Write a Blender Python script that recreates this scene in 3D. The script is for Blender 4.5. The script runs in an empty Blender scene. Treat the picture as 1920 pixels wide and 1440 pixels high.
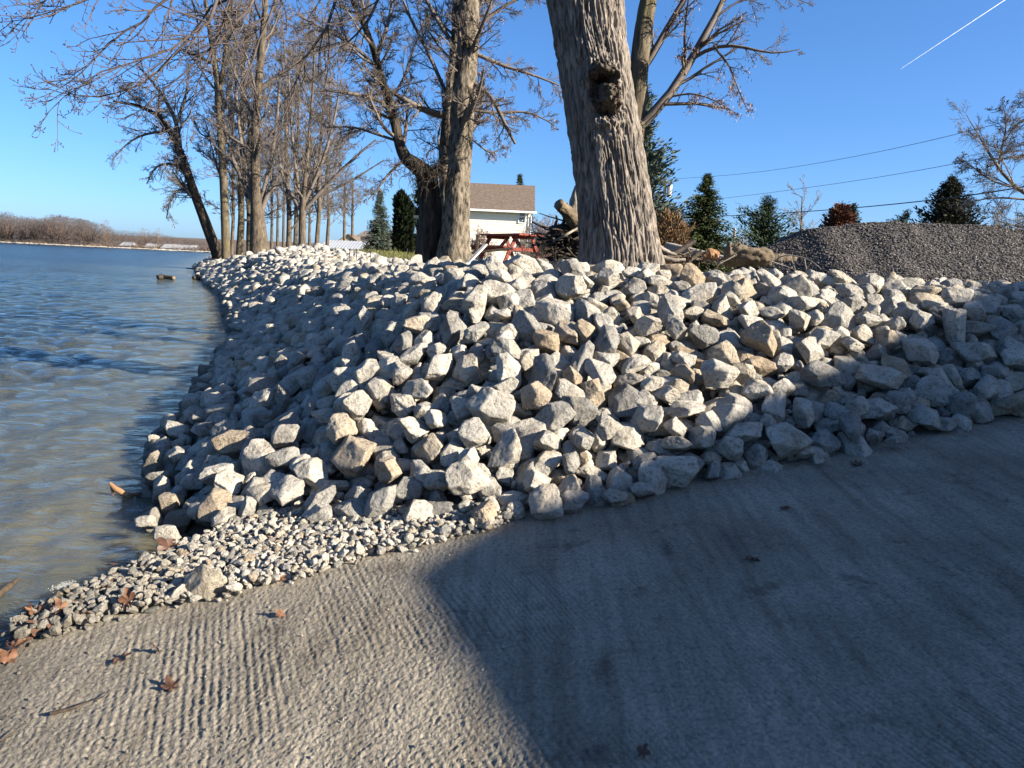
import bpy, bmesh, math, random
import numpy as np
from mathutils import Vector, Matrix

rng = np.random.default_rng(7)
random.seed(7)
SC = bpy.context.scene
COL = SC.collection

# ------------------------------------------------------------------ camera, sky, sun
FPX = 1387.0                    # focal length in photo pixels (1920 wide), 26 mm equivalent
PITCH, ROLL, EYE = math.radians(9.4), math.radians(2.6), 1.75
_F = np.array([0, math.cos(PITCH), -math.sin(PITCH)])
_R0 = np.array([1.0, 0, 0]); _U0 = np.cross(_R0, _F)
_R = _R0*math.cos(ROLL) + _U0*math.sin(ROLL)
_U = -_R0*math.sin(ROLL) + _U0*math.cos(ROLL)
cam = bpy.data.cameras.new("camera"); camo = bpy.data.objects.new("camera", cam); COL.objects.link(camo)
cam.sensor_width = 36.0; cam.lens = 36.0*FPX/1920.0; cam.clip_start = 0.05; cam.clip_end = 20000
camo.matrix_world = Matrix(((_R[0], _U[0], -_F[0], 0), (_R[1], _U[1], -_F[1], 0), (_R[2], _U[2], -_F[2], EYE), (0, 0, 0, 1)))
SC.camera = camo

SUN_AZ, SUN_EL = math.radians(111), math.radians(24)      # azimuth clockwise from +Y
SV = np.array([math.cos(SUN_EL)*math.sin(SUN_AZ), math.cos(SUN_EL)*math.cos(SUN_AZ), math.sin(SUN_EL)])
W = bpy.data.worlds.new("World"); SC.world = W; W.use_nodes = True
wn, wl = W.node_tree.nodes, W.node_tree.links
for n in list(wn): wn.remove(n)
sky = wn.new('ShaderNodeTexSky'); sky.sky_type = 'NISHITA'; sky.sun_disc = False
sky.sun_elevation = SUN_EL; sky.sun_rotation = SUN_AZ
sky.air_density = 0.7; sky.dust_density = 1.0; sky.ozone_density = 8.0; sky.altitude = 0
hs = wn.new('ShaderNodeHueSaturation'); hs.inputs['Saturation'].default_value = 1.12; hs.inputs['Hue'].default_value = .503; hs.inputs['Value'].default_value = 1.0
bg = wn.new('ShaderNodeBackground'); bg.inputs['Strength'].default_value = 0.091
wo = wn.new('ShaderNodeOutputWorld')
gm = wn.new('ShaderNodeGamma'); gm.inputs['Gamma'].default_value = 0.8
wl.new(sky.outputs[0], gm.inputs['Color']); wl.new(gm.outputs[0], hs.inputs['Color']); wl.new(hs.outputs[0], bg.inputs['Color']); wl.new(bg.outputs[0], wo.inputs['Surface'])
sun = bpy.data.lights.new("sun", 'SUN'); sun.energy = 5.0; sun.angle = math.radians(0.53); sun.color = (1.0, 0.90, 0.76)
suno = bpy.data.objects.new("sun", sun); COL.objects.link(suno)
suno.rotation_euler = Vector(tuple(-SV)).to_track_quat('-Z', 'Y').to_euler()
SC.view_settings.view_transform = 'Standard'; SC.view_settings.look = 'None'
SC.view_settings.exposure = 1.8; SC.view_settings.gamma = 1.0
SC.cycles.max_bounces = 5; SC.cycles.transparent_max_bounces = 8

# ------------------------------------------------------------------ photo geometry helpers (layout only)
def ray(px, py):
    return _F + _R*((px-960)/FPX) - _U*((py-720)/FPX)
def at(px, py, Y):
    d = ray(px, py); q = d*(Y/d[1]); return np.array([q[0], Y, q[2]+EYE])
def pix(P):
    v = np.asarray(P, float) - np.array([0, 0, EYE]); w = v@_F
    return 960+FPX*(v@_R)/w, 720-FPX*(v@_U)/w, w
UD = np.array([math.cos(math.radians(22)), math.sin(math.radians(22))])   # up-ramp direction
GD = np.array([-UD[1], UD[0]])                                            # groove direction
RS, RZ = 0.14, 0.130
def ramp_z(x, y): return RZ + RS*(x*UD[0]+y*UD[1])
def on_ramp(px, py, lift=0.0):
    d = ray(px, py); t = (RZ+lift-EYE)/(d[2]-RS*(d[:2]@UD)); q = d*t
    return np.array([q[0], q[1], q[2]+EYE])
def on_z(px, py, z=0.0):
    d = ray(px, py); t = (z-EYE)/d[2]; q = d*t
    return np.array([q[0], q[1], z])

# ------------------------------------------------------------------ noise
_perm = np.random.default_rng(3).permutation(256); _perm = np.concatenate([_perm, _perm, _perm])
_g3 = np.random.default_rng(5).normal(size=(256, 3)); _g3 /= np.linalg.norm(_g3, axis=1)[:, None]
def perlin(p):
    p = np.asarray(p, float)
    i = np.floor(p).astype(np.int64); f = p-i; i &= 255
    u = f*f*f*(f*(f*6-15)+10)
    def g(dx, dy, dz):
        h = _perm[_perm[_perm[(i[:, 0]+dx) & 255]+((i[:, 1]+dy) & 255)]+((i[:, 2]+dz) & 255)]
        v = _g3[h]
        return v[:, 0]*(f[:, 0]-dx)+v[:, 1]*(f[:, 1]-dy)+v[:, 2]*(f[:, 2]-dz)
    l = lambda a, b, t: a+(b-a)*t
    return l(l(l(g(0,0,0), g(1,0,0), u[:,0]), l(g(0,1,0), g(1,1,0), u[:,0]), u[:,1]),
             l(l(g(0,0,1), g(1,0,1), u[:,0]), l(g(0,1,1), g(1,1,1), u[:,0]), u[:,1]), u[:,2])*1.5
def fbm(p, o=4, g=0.5):
    s = 0; a = 1.0; q = np.asarray(p, float)
    for k in range(o):
        s = s + a*perlin(q+17.3*k); q = q*2.03; a *= g
    return s
def nrm(v): return v/np.maximum(np.linalg.norm(v, axis=-1, keepdims=True), 1e-9)
def sstep(a, b, x):
    t = np.clip((x-a)/(b-a), 0, 1); return t*t*(3-2*t)

# ------------------------------------------------------------------ object helpers
def mesh_np(name, V, Fc, mat=None, smooth=True, attrs=None):
    """V (n,3); Fc array (m,k) or list of such arrays."""
    if not isinstance(Fc, (list, tuple)): Fc = [Fc]
    Fc = [np.asarray(f) for f in Fc if len(f)]
    me = bpy.data.meshes.new(name)
    V = np.asarray(V, np.float32)
    me.vertices.add(len(V)); me.vertices.foreach_set('co', V.ravel())
    nl = sum(f.size for f in Fc); nf = sum(len(f) for f in Fc)
    me.loops.add(nl); me.loops.foreach_set('vertex_index', np.concatenate([f.ravel() for f in Fc]).astype(np.int32))
    me.polygons.add(nf)
    tot = np.concatenate([np.full(len(f), f.shape[1]) for f in Fc]); st = np.concatenate([[0], np.cumsum(tot)[:-1]])
    me.polygons.foreach_set('loop_start', st.astype(np.int32))
    me.update(calc_edges=True); me.validate()
    me.polygons.foreach_set('use_smooth', np.full(len(me.polygons), bool(smooth)))
    for k, a in (attrs or {}).items():
        at_ = me.attributes.new(k, 'FLOAT', 'POINT'); at_.data.foreach_set('value', np.asarray(a, np.float32))
    if mat: me.materials.append(mat)
    return me
def obj(name, me, parent=None, loc=None):
    o = bpy.data.objects.new(name, me); COL.objects.link(o)
    if parent is not None: o.parent = parent
    if loc is not None: o.location = loc
    return o
def tag(o, label=None, cat=None, group=None, kind=None):
    if label: o['label'] = label
    if cat: o['category'] = cat
    if group: o['group'] = group
    if kind: o['kind'] = kind
    return o
def thing(name, label, cat, loc=(0, 0, 0), group=None):
    o = bpy.data.objects.new(name, None); COL.objects.link(o); o.location = tuple(map(float, loc)); o.empty_display_size = .2
    return tag(o, label, cat, group)
def part(name, V, Fc, mat, parent, smooth=True, attrs=None):
    """mesh given in world coordinates, stored relative to its thing's base"""
    V = np.asarray(V, float)
    off = np.zeros(3); p = parent
    while p is not None:
        off = off + np.array(p.location); p = p.parent
    return obj(name, mesh_np(name, V-off, Fc, mat, smooth, attrs), parent)
class MB:
    """collects boxes / prisms / tubes as one mesh"""
    def __init__(s): s.V = []; s.F = []; s.n = 0
    def add(s, V, F):
        V = np.asarray(V, float); s.V.append(V)
        for f in F: s.F.append([i+s.n for i in f])
        s.n += len(V); return s
    def box(s, c, size, R=None):
        h = np.array(size)/2
        P = np.array([[x, y, z] for x in (-1, 1) for y in (-1, 1) for z in (-1, 1)])*h
        if R is not None: P = P@np.asarray(R).T
        return s.add(P+np.asarray(c), [(0,1,3,2), (4,6,7,5), (0,4,5,1), (2,3,7,6), (0,2,6,4), (1,5,7,3)])
    def beam(s, a, b, w, t, up=(0, 0, 1)):
        a = np.asarray(a, float); b = np.asarray(b, float); d = nrm(b-a); up = np.asarray(up, float)
        r = nrm(np.cross(d, up)); u = np.cross(r, d); L = np.linalg.norm(b-a)
        return s.box((a+b)/2, (L, w, t), np.stack([d, r, u], 1))
    def tube(s, pts, rad, n=8):
        V, F = tubes(np.asarray(pts, float)[None], np.broadcast_to(np.asarray(rad, float), (len(pts),))[None], n)
        return s.add(V, [list(f) for f in F])
    def build(s, name, mat, parent=None, smooth=False, bevel=0.0):
        V = np.concatenate(s.V); off = np.zeros(3); p = parent
        while p is not None: off = off+np.array(p.location); p = p.parent
        me = bpy.data.meshes.new(name); me.from_pydata((V-off).tolist(), [], s.F); me.update()
        me.polygons.foreach_set('use_smooth', [smooth]*len(me.polygons))
        if mat: me.materials.append(mat)
        o = obj(name, me, parent)
        if bevel:
            m = o.modifiers.new('bevel', 'BEVEL'); m.width = bevel; m.segments = 2; m.limit_method = 'ANGLE'
        return o
def tubes(P, Rr, n=4, cap=True):
    """P (N,K,3) polylines, Rr (N,K) radii -> verts, quads"""
    N, K, _ = P.shape
    T = np.empty_like(P); T[:, 1:-1] = P[:, 2:]-P[:, :-2]; T[:, 0] = P[:, 1]-P[:, 0]; T[:, -1] = P[:, -1]-P[:, -2]
    T = nrm(T)
    ref = np.where(np.abs(T[:, :1, 2:3]) > .9, np.array([1., 0, 0]), np.array([0., 0, 1]))
    A = nrm(np.cross(T, np.broadcast_to(ref, T.shape))); B = np.cross(T, A)
    th = np.arange(n)*2*math.pi/n
    V = P[:, :, None]+Rr[:, :, None, None]*(A[:, :, None]*np.cos(th)[:, None]+B[:, :, None]*np.sin(th)[:, None])
    idx = np.arange(N*K*n).reshape(N, K, n)
    a = idx[:, :-1]; b = idx[:, 1:]
    F = np.stack([a, np.roll(a, -1, 2), np.roll(b, -1, 2), b], -1).reshape(-1, 4)
    V = V.reshape(-1, 3)
    if cap and n == 4:
        F = np.concatenate([F, idx[:, -1, :].reshape(-1, 4), idx[:, 0, ::-1].reshape(-1, 4)])
    elif cap and n > 4 and N == 1:
        base = len(V); V = np.concatenate([V, P[:, -1], P[:, 0]])
        e = idx[0, -1]; s0 = idx[0, 0]
        F = np.concatenate([F, np.stack([e, np.roll(e, -1), np.full(n, base), np.full(n, base)], 1),
                            np.stack([np.roll(s0, -1), s0, np.full(n, base+1), np.full(n, base+1)], 1)])
        # degenerate quads -> handled as triangles by validate
    return V, F
def resample(pts, K):
    pts = np.asarray(pts, float)
    d = np.concatenate([[0], np.cumsum(np.linalg.norm(np.diff(pts[:, :3], axis=0), axis=1))])
    t = np.linspace(0, d[-1], K)
    # Catmull-like smoothing through cubic interpolation per column
    out = np.stack([np.interp(t, d, pts[:, c]) for c in range(pts.shape[1])], 1)
    for _ in range(2):
        out[1:-1] = (out[:-2]+2*out[1:-1]+out[2:])/4
    return out

# ------------------------------------------------------------------ material helpers
def mat_new(name):
    m = bpy.data.materials.new(name); m.use_nodes = True
    nt = m.node_tree; b = nt.nodes['Principled BSDF']
    b.inputs['Roughness'].default_value = .85
    b.inputs['Specular IOR Level'].default_value = .25
    return m, nt, b
def N(nt, t, **kw):
    n = nt.nodes.new(t)
    for k, v in kw.items():
        if k in n.inputs: n.inputs[k].default_value = v
        else: setattr(n, k, v)
    return n
def noise_node(nt, scale, vec=None, detail=4, rough=.55, dist=0.0):
    n = N(nt, 'ShaderNodeTexNoise'); n.inputs['Scale'].default_value = scale; n.inputs['Detail'].default_value = detail
    n.inputs['Roughness'].default_value = rough; n.inputs['Distortion'].default_value = dist
    if vec is not None: nt.links.new(vec, n.inputs['Vector'])
    return n
def ramp_node(nt, fac, stops, interp='LINEAR'):
    r = N(nt, 'ShaderNodeValToRGB'); r.color_ramp.interpolation = interp
    e = r.color_ramp.elements
    while len(e) < len(stops): e.new(.5)
    for k, (p, c) in enumerate(stops):
        e[k].position = p; e[k].color = (*c, 1) if len(c) == 3 else c
    nt.links.new(fac, r.inputs['Fac']); return r
def mix(nt, fac, a, b, mode='MIX'):
    m = N(nt, 'ShaderNodeMix', data_type='RGBA', blend_type=mode)
    for s, v in ((0, fac), (6, a), (7, b)):
        if isinstance(v, bpy.types.NodeSocket): nt.links.new(v, m.inputs[s])
        elif s == 0: m.inputs[0].default_value = v
        else: m.inputs[s].default_value = (*v, 1) if len(v) == 3 else v
    return m.outputs[2]
def mathn(nt, op, a, b=0.0, clamp=False):
    m = N(nt, 'ShaderNodeMath', operation=op, use_clamp=clamp)
    for s, v in ((0, a), (1, b)):
        if isinstance(v, bpy.types.NodeSocket): nt.links.new(v, m.inputs[s])
        else: m.inputs[s].default_value = v
    return m.outputs[0]
def bump(nt, b, h, strength=.5, dist=.02, prev=None):
    n = N(nt, 'ShaderNodeBump'); n.inputs['Strength'].default_value = strength; n.inputs['Distance'].default_value = dist
    nt.links.new(h, n.inputs['Height'])
    if prev is not None: nt.links.new(prev, n.inputs['Normal'])
    if b is not None: nt.links.new(n.outputs[0], b.inputs['Normal'])
    return n.outputs[0]
def pos(nt): return N(nt, 'ShaderNodeNewGeometry').outputs['Position']
def sep_z(nt):
    s = N(nt, 'ShaderNodeSeparateXYZ'); nt.links.new(pos(nt), s.inputs[0]); return s.outputs['Z']
def attr(nt, name): return N(nt, 'ShaderNodeAttribute', attribute_name=name).outputs['Fac']

def simple_mat(name, c1, c2, scale=4, bs=0.0, bscale=30, rough=.85, bdist=.01, stretch=None, spec=.25):
    m, nt, b = mat_new(name)
    v = pos(nt)
    if stretch:
        mp = N(nt, 'ShaderNodeMapping'); mp.inputs['Scale'].default_value = stretch; nt.links.new(v, mp.inputs[0]); v = mp.outputs[0]
    n = noise_node(nt, scale, v)
    r = ramp_node(nt, n.outputs['Fac'], [(.3, c1), (.7, c2)])
    nt.links.new(r.outputs[0], b.inputs['Base Color']); b.inputs['Roughness'].default_value = rough
    b.inputs['Specular IOR Level'].default_value = spec
    if bs:
        n2 = noise_node(nt, bscale, v, 5, .6); bump(nt, b, n2.outputs['Fac'], bs, bdist)
    return m
def rock_mat(name, use_obj):
    m, nt, b = mat_new(name)
    if use_obj:
        oi = N(nt, 'ShaderNodeObjectInfo'); s = N(nt, 'ShaderNodeSeparateColor'); nt.links.new(oi.outputs['Color'], s.inputs[0]); tone = s.outputs[0]
    else: tone = attr(nt, 'tone')
    v = pos(nt)
    base = ramp_node(nt, tone, [(0, (.20, .195, .18)), (.3, (.33, .32, .29)), (.6, (.515, .483, .415)), (.8, (.46, .415, .335)), (1, (.36, .285, .20))])
    n1 = noise_node(nt, 7, v, 5, .6); n2 = noise_node(nt, 45, v, 6, .7)
    k1 = ramp_node(nt, n1.outputs['Fac'], [(.25, (.50, .48, .45)), (.48, (.95, .94, .92)), (.75, (1.18, 1.17, 1.15))])
    c = mix(nt, 1.0, base.outputs[0], k1.outputs[0], 'MULTIPLY')
    k2 = ramp_node(nt, n2.outputs['Fac'], [(.33, (.30, .28, .25)), (.46, (.93, .93, .93)), (.7, (1.12, 1.12, 1.12))])
    c = mix(nt, .9, c, k2.outputs[0], 'MULTIPLY')
    n5 = noise_node(nt, 15, v, 4, .65); k5 = ramp_node(nt, n5.outputs['Fac'], [(.60, (1, 1, 1)), (.70, (.52, .49, .44))]); c = mix(nt, .7, c, k5.outputs[0], 'MULTIPLY')
    # brown staining patches
    n3 = noise_node(nt, 3.2, v, 3); st = ramp_node(nt, n3.outputs['Fac'], [(.56, (0, 0, 0)), (.72, (1, 1, 1))])
    c = mix(nt, mathn(nt, 'MULTIPLY', st.outputs[0], .45), c, (.36, .28, .19))
    # wet band just above the water line
    zz = mathn(nt, 'ADD', sep_z(nt), mathn(nt, 'MULTIPLY', n1.outputs['Fac'], -.16))
    wet = N(nt, 'ShaderNodeMapRange'); wet.inputs[1].default_value = .12; wet.inputs[2].default_value = .0
    nt.links.new(zz, wet.inputs[0])
    c = mix(nt, mathn(nt, 'MULTIPLY', wet.outputs[0], .62), c, (.07, .065, .05))
    nt.links.new(c, b.inputs['Base Color'])
    b.inputs['Roughness'].default_value = .9; b.inputs['Specular IOR Level'].default_value = .15
    h = mathn(nt, 'ADD', n1.outputs['Fac'], mathn(nt, 'MULTIPLY', n2.outputs['Fac'], .55))
    bump(nt, b, h, 1.0, .045)
    return m
def bark_mat(name, c1, c2, sc=14, bs=.9, moss=None, zs=.17):
    m, nt, b = mat_new(name)
    mp = N(nt, 'ShaderNodeMapping'); mp.inputs['Scale'].default_value = (1, 1, zs); nt.links.new(pos(nt), mp.inputs[0])
    n = noise_node(nt, sc, mp.outputs[0], 5, .6, .4); n2 = noise_node(nt, 2.3, pos(nt), 3)
    r = ramp_node(nt, n.outputs['Fac'], [(.32, c1), (.62, c2)])
    c = r.outputs[0]
    k = ramp_node(nt, n2.outputs['Fac'], [(.3, (.75, .75, .75)), (.7, (1.15, 1.12, 1.08))]); c = mix(nt, 1, c, k.outputs[0], 'MULTIPLY')
    if moss:
        n3 = noise_node(nt, 1.7, pos(nt), 4); st = ramp_node(nt, n3.outputs['Fac'], [(.5, (0, 0, 0)), (.7, (1, 1, 1))])
        c = mix(nt, mathn(nt, 'MULTIPLY', st.outputs[0], .6), c, moss)
    nt.links.new(c, b.inputs['Base Color']); b.inputs['Roughness'].default_value = .9
    b.inputs['Specular IOR Level'].default_value = .12
    if bs: bump(nt, b, n.outputs['Fac'], bs, .03)
    return m
M = {}
M['rock'] = rock_mat('limestone', True); M['rock_s'] = rock_mat('limestone loose', False)
M['bark_maple'] = bark_mat('maple bark', (.08, .068, .058), (.33, .292, .25), 30, .9)
M['bark'] = bark_mat('grey brown bark', (.05, .04, .03), (.19, .155, .115), 16, .9)
M['bark_moss'] = bark_mat('mossy bark', (.07, .055, .038), (.19, .16, .11), 13, .9, (.15, .13, .055))
M['bark_patchy'] = bark_mat('flaking bark', (.02, .017, .013), (.27, .23, .175), 17, 1.0, None, .42)
M['bark_shade'] = bark_mat('bark with painted shade', (.02, .016, .012), (.095, .078, .06), 16, 1.0)  # shade painted into the bark colour of the leaning and broken trees
M['burl'] = bark_mat('gnarled burl bark', (.03, .023, .017), (.17, .14, .11), 26, 1.0, None, .8)
M['twig'] = simple_mat('twig bark', (.115, .095, .08), (.22, .185, .155), 3)
M['twig_near'] = simple_mat('near twig bark', (.075, .058, .05), (.17, .135, .115), 6)
M['twig_pale'] = simple_mat('pale twig bark', (.20, .16, .13), (.32, .27, .22), 3)
M['seed'] = simple_mat('dry seed keys', (.30, .17, .11), (.48, .31, .22), 2)
M['needle'] = simple_mat('spruce needles', (.02, .036, .012), (.075, .095, .03), .9, spec=.15)
M['needle_blue'] = simple_mat('bluish spruce needles', (.05, .075, .06), (.13, .16, .12), 1.2, spec=.15)
M['needle_pine'] = simple_mat('pine needles', (.028, .05, .028), (.075, .105, .055), 1.0, spec=.15)
M['needle_dark'] = simple_mat('arborvitae scales', (.008, .014, .007), (.02, .03, .012), 1.2, spec=.1)
M['needle_brown'] = simple_mat('dull dark needles', (.03, .034, .022), (.075, .07, .042), .9, spec=.1)
M['leaf_red'] = simple_mat('russet leaves', (.12, .045, .03), (.22, .10, .06), 1.2, spec=.1)
M['shrub_brown'] = simple_mat('brown clipped shrub', (.13, .075, .035), (.30, .19, .10), 5, spec=.1)
M['shrub_red'] = simple_mat('reddish shrub twigs', (.20, .13, .105), (.33, .23, .19), 2, spec=.1)
M['far_wood'] = simple_mat('far bare woods', (.085, .07, .064), (.15, .125, .115), .25, spec=.05)
M['far_red'] = simple_mat('far russet crown', (.11, .06, .05), (.18, .105, .085), .25, spec=.05)
M['far_brush'] = simple_mat('far shore brush', (.13, .085, .06), (.25, .18, .13), .3, spec=.05)
M['white'] = simple_mat('white siding paint', (.70, .67, .57), (.75, .72, .62), 1, rough=.6)
M['trim'] = simple_mat('white trim', (.78, .78, .76), (.82, .82, .80), 1, rough=.5)
M['roof_brown'] = simple_mat('brown shingles', (.13, .095, .07), (.23, .18, .14), 5, .4, 8, .9, .02)
M['roof_grey'] = simple_mat('grey shingles', (.18, .155, .125), (.28, .245, .20), 5, .3, 8)
M['roof_white'] = simple_mat('white metal roof', (.40, .43, .46), (.48, .50, .52), .5, rough=.45)
M['tan'] = simple_mat('tan siding', (.50, .40, .29), (.58, .47, .35), 1)
M['grey_wall'] = simple_mat('grey siding', (.26, .30, .33), (.32, .36, .39), 1)
M['glass'] = simple_mat('window glass', (.10, .14, .16), (.16, .21, .24), .8, rough=.1, spec=.6)
M['far_white'] = simple_mat('far pale walls', (.36, .36, .36), (.42, .42, .42), 1)
M['dark'] = simple_mat('dark opening', (.02, .02, .02), (.035, .035, .035), 1)
M['green_metal'] = simple_mat('dark green awning', (.05, .08, .08), (.08, .11, .11), 1, rough=.5)
M['red_paint'] = simple_mat('weathered red paint', (.16, .028, .02), (.30, .06, .04), 7, .3, 40, .7)
M['wood_grey'] = simple_mat('weathered wood', (.22, .185, .145), (.42, .37, .30), 9, .6, 60, .85, .006, (1, 1, .3))
M['wood_tan'] = simple_mat('bare driftwood', (.07, .052, .03), (.27, .21, .135), 7, 1.0, 40, .85, .02, (.3, 1, 1))
M['wood_orange'] = simple_mat('split orange wood', (.22, .11, .05), (.46, .26, .13), 9, .6, 40)
M['wood_dark'] = simple_mat('dark wet wood', (.028, .022, .017), (.085, .065, .048), 12, .8, 50, .75, .012)
M['plank'] = simple_mat('pale board', (.58, .55, .49), (.70, .67, .60), 6)
M['concrete'] = simple_mat('old concrete', (.27, .26, .23), (.37, .355, .32), 8, .5, 50, .9, .006)
M['wire'] = simple_mat('cable', (.025, .025, .028), (.04, .04, .045), 1, rough=.6)
M['wire_pale'] = simple_mat('thin power line', (.10, .13, .17), (.12, .15, .19), 1, rough=.6)
M['pole'] = simple_mat('utility pole wood', (.09, .075, .06), (.17, .145, .12), 6)
M['metal_pale'] = simple_mat('pale metal', (.52, .53, .52), (.62, .62, .61), 2, rough=.5)
M['leaf'] = simple_mat('dead leaf', (.11, .052, .027), (.25, .128, .07), 30, .4, 90, .6, .003)
M['leaf_dark'] = simple_mat('wet dead leaf', (.07, .035, .022), (.14, .075, .05), 30, .3, 90, .5, .003)
M['foam'] = simple_mat('lake foam', (.30, .31, .29), (.46, .46, .43), 40, .6, 90, .7, .01)
M['bark_stick'] = simple_mat('wet stick bark', (.035, .026, .02), (.12, .085, .055), 40, .8, 90, .7, .005)
M['siding_grey'] = simple_mat('pale grey shed siding', (.48, .48, .46), (.55, .55, .53), 1)
# ================================================================== SETTING: ground, ramp, water
TOE = np.array([(16, 9.6, 1.75), (9, 7.1, 1.5), (3.62, 5.14, .84), (2.02, 4.59, .60), (.95, 4.25, .44), (-.14, 3.93, .28), (-.75, 4.04, .16),
                (-1.4, 4.12, .06), (-1.95, 4.36, 0), (-2.2, 4.75, -.05), (-2.55, 5.45, -.07), (-3.05, 6.5, -.07), (-3.45, 8.1, -.07), (-3.95, 9.6, -.07),
                (-5.3, 14.2, -.07), (-7.05, 18.5, -.07), (-10.3, 26.2, -.07), (-18.6, 44.1, -.07), (-29, 67.4, -.07), (-66, 163, -.07), (-100, 250, -.07)], float)
FARS = np.array([(-900, 560, 0), (-420, 385, 0), (-204, 300, 0), (-106, 262, 0), (-60, 246, 0), (0, 225, 0)], float)
def polydist(x, y, PL):
    p = np.stack([x, y], 1); best = np.full(len(p), 1e18); sg = np.ones(len(p)); zt = np.zeros(len(p))
    for a, b in zip(PL[:-1], PL[1:]):
        d = b[:2]-a[:2]; L2 = d@d; t = np.clip(((p-a[:2])@d)/L2, 0, 1)
        q = a[:2]+t[:, None]*d; r = p-q; dd = (r*r).sum(1)
        cr = d[0]*(p[:, 1]-a[1])-d[1]*(p[:, 0]-a[0])
        m = dd < best-1e-9
        best = np.where(m, dd, best); sg = np.where(m, np.sign(cr), sg); zt = np.where(m, a[2]+t*(b[2]-a[2]), zt)
    return np.sqrt(best)*sg, zt
def toe_d(x, y):
    d, z = polydist(x, y, TOE); return -d, z        # positive inland
def ground_z(x, y, detail=True):
    x = np.asarray(x, float); y = np.asarray(y, float)
    d, zt = toe_d(x, y)
    r = np.hypot(x, y)
    crest = np.interp(r, [0, 7, 10, 16, 30, 60, 100], [1.50, 1.50, 1.45, 1.36, 1.27, 1.0, .7])
    crest = crest+.015*np.clip(x-3, 0, 6)
    crest = crest+.75*np.exp(-(((x+7)/5.5)**2+((y-38)/9)**2))                 # lawn rise
    crest = np.where(y > 44, crest-.9*sstep(44, 58, y)*sstep(-30, -14, x), crest)
    up = zt+.60*d
    k = .35; h = np.clip(.5+.5*(crest-up)/k, 0, 1)
    z_in = crest*(1-h)+up*h-k*h*(1-h)
    z_out = np.maximum(zt+.45*d-.04, -1.5)
    z = np.where(d > 0, z_in, z_out)
    df, _ = polydist(x, y, FARS); zf = np.clip(df*.12, -1.6, 2.5)
    zf = np.where(y > 150, zf+np.clip((df-30)*.05, 0, 4)*np.clip(df-30, 0, 1), -1.6)
    z = np.maximum(z, zf)
    if detail: z = z+.035*perlin(np.stack([x*1.3, y*1.3, x*0], 1))*sstep(0, .5, np.abs(d))
    return z
def gz(x, y): return float(ground_z(np.array([x]), np.array([y]))[0])

def inside(x_, y_, P):
    r_ = np.zeros(len(x_), bool); j = len(P)-1
    for i in range(len(P)):
        c = ((P[i, 1] > y_) != (P[j, 1] > y_)) & (x_ < (P[j, 0]-P[i, 0])*(y_-P[i, 1])/(P[j, 1]-P[i, 1]+1e-12)+P[i, 0]); r_ ^= c; j = i
    return r_
def warp(n, lo, hi, c, s):
    a = math.asinh((lo-c)/s); b = math.asinh((hi-c)/s)
    return c+s*np.sinh(np.linspace(a, b, n))
gx = warp(230, -1500, 1300, 0, 9); gy = warp(230, -80, 2500, 8, 9)
X, Y = np.meshgrid(gx, gy); Zg = ground_z(X.ravel(), Y.ravel())
idx = np.arange(X.size).reshape(X.shape)
Q = np.stack([idx[:-1, :-1], idx[:-1, 1:], idx[1:, 1:], idx[1:, :-1]], -1).reshape(-1, 4)
gd, _ = toe_d(X.ravel(), Y.ravel())
m, nt, b = mat_new('ground soil and grass')
v = pos(nt); n1 = noise_node(nt, .8, v, 5); n2 = noise_node(nt, 9, v, 5, .65)
grass = ramp_node(nt, n2.outputs['Fac'], [(.3, (.085, .095, .022)), (.55, (.16, .165, .045)), (.75, (.25, .215, .085))])
soil = ramp_node(nt, n2.outputs['Fac'], [(.3, (.055, .045, .034)), (.7, (.15, .125, .095))])
g = N(nt, 'ShaderNodeMapRange'); g.inputs[1].default_value = 5.0; g.inputs[2].default_value = 9.0
nt.links.new(mathn(nt, 'ADD', attr(nt, 'inland'), mathn(nt, 'MULTIPLY', n1.outputs['Fac'], 2.0)), g.inputs[0])
c = mix(nt, g.outputs[0], soil.outputs[0], grass.outputs[0])
fr = ramp_node(nt, n1.outputs['Fac'], [(.35, (.12, .09, .065)), (.65, (.22, .175, .13))])
c = mix(nt, attr(nt, 'far'), c, fr.outputs[0])
nt.links.new(c, b.inputs['Base Color']); bump(nt, b, n2.outputs['Fac'], .7, .05)
df_, _ = polydist(X.ravel(), Y.ravel(), FARS)
o = obj('ground', mesh_np('ground', np.stack([X.ravel(), Y.ravel(), Zg], 1), Q, m, True,
        {'inland': np.clip(gd, -5, 40), 'far': ((df_ > -12) & (Y.ravel() > 150)).astype(float)}))
tag(o, kind='structure')

def polar_grid(az, rad):
    A, Rr = np.meshgrid(az, rad); x = Rr*np.sin(A); y = Rr*np.cos(A)
    i = np.arange(A.size).reshape(A.shape)
    q = np.stack([i[:-1, :-1], i[:-1, 1:], i[1:, 1:], i[1:, :-1]], -1).reshape(-1, 4)
    return x.ravel(), y.ravel(), q
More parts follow.
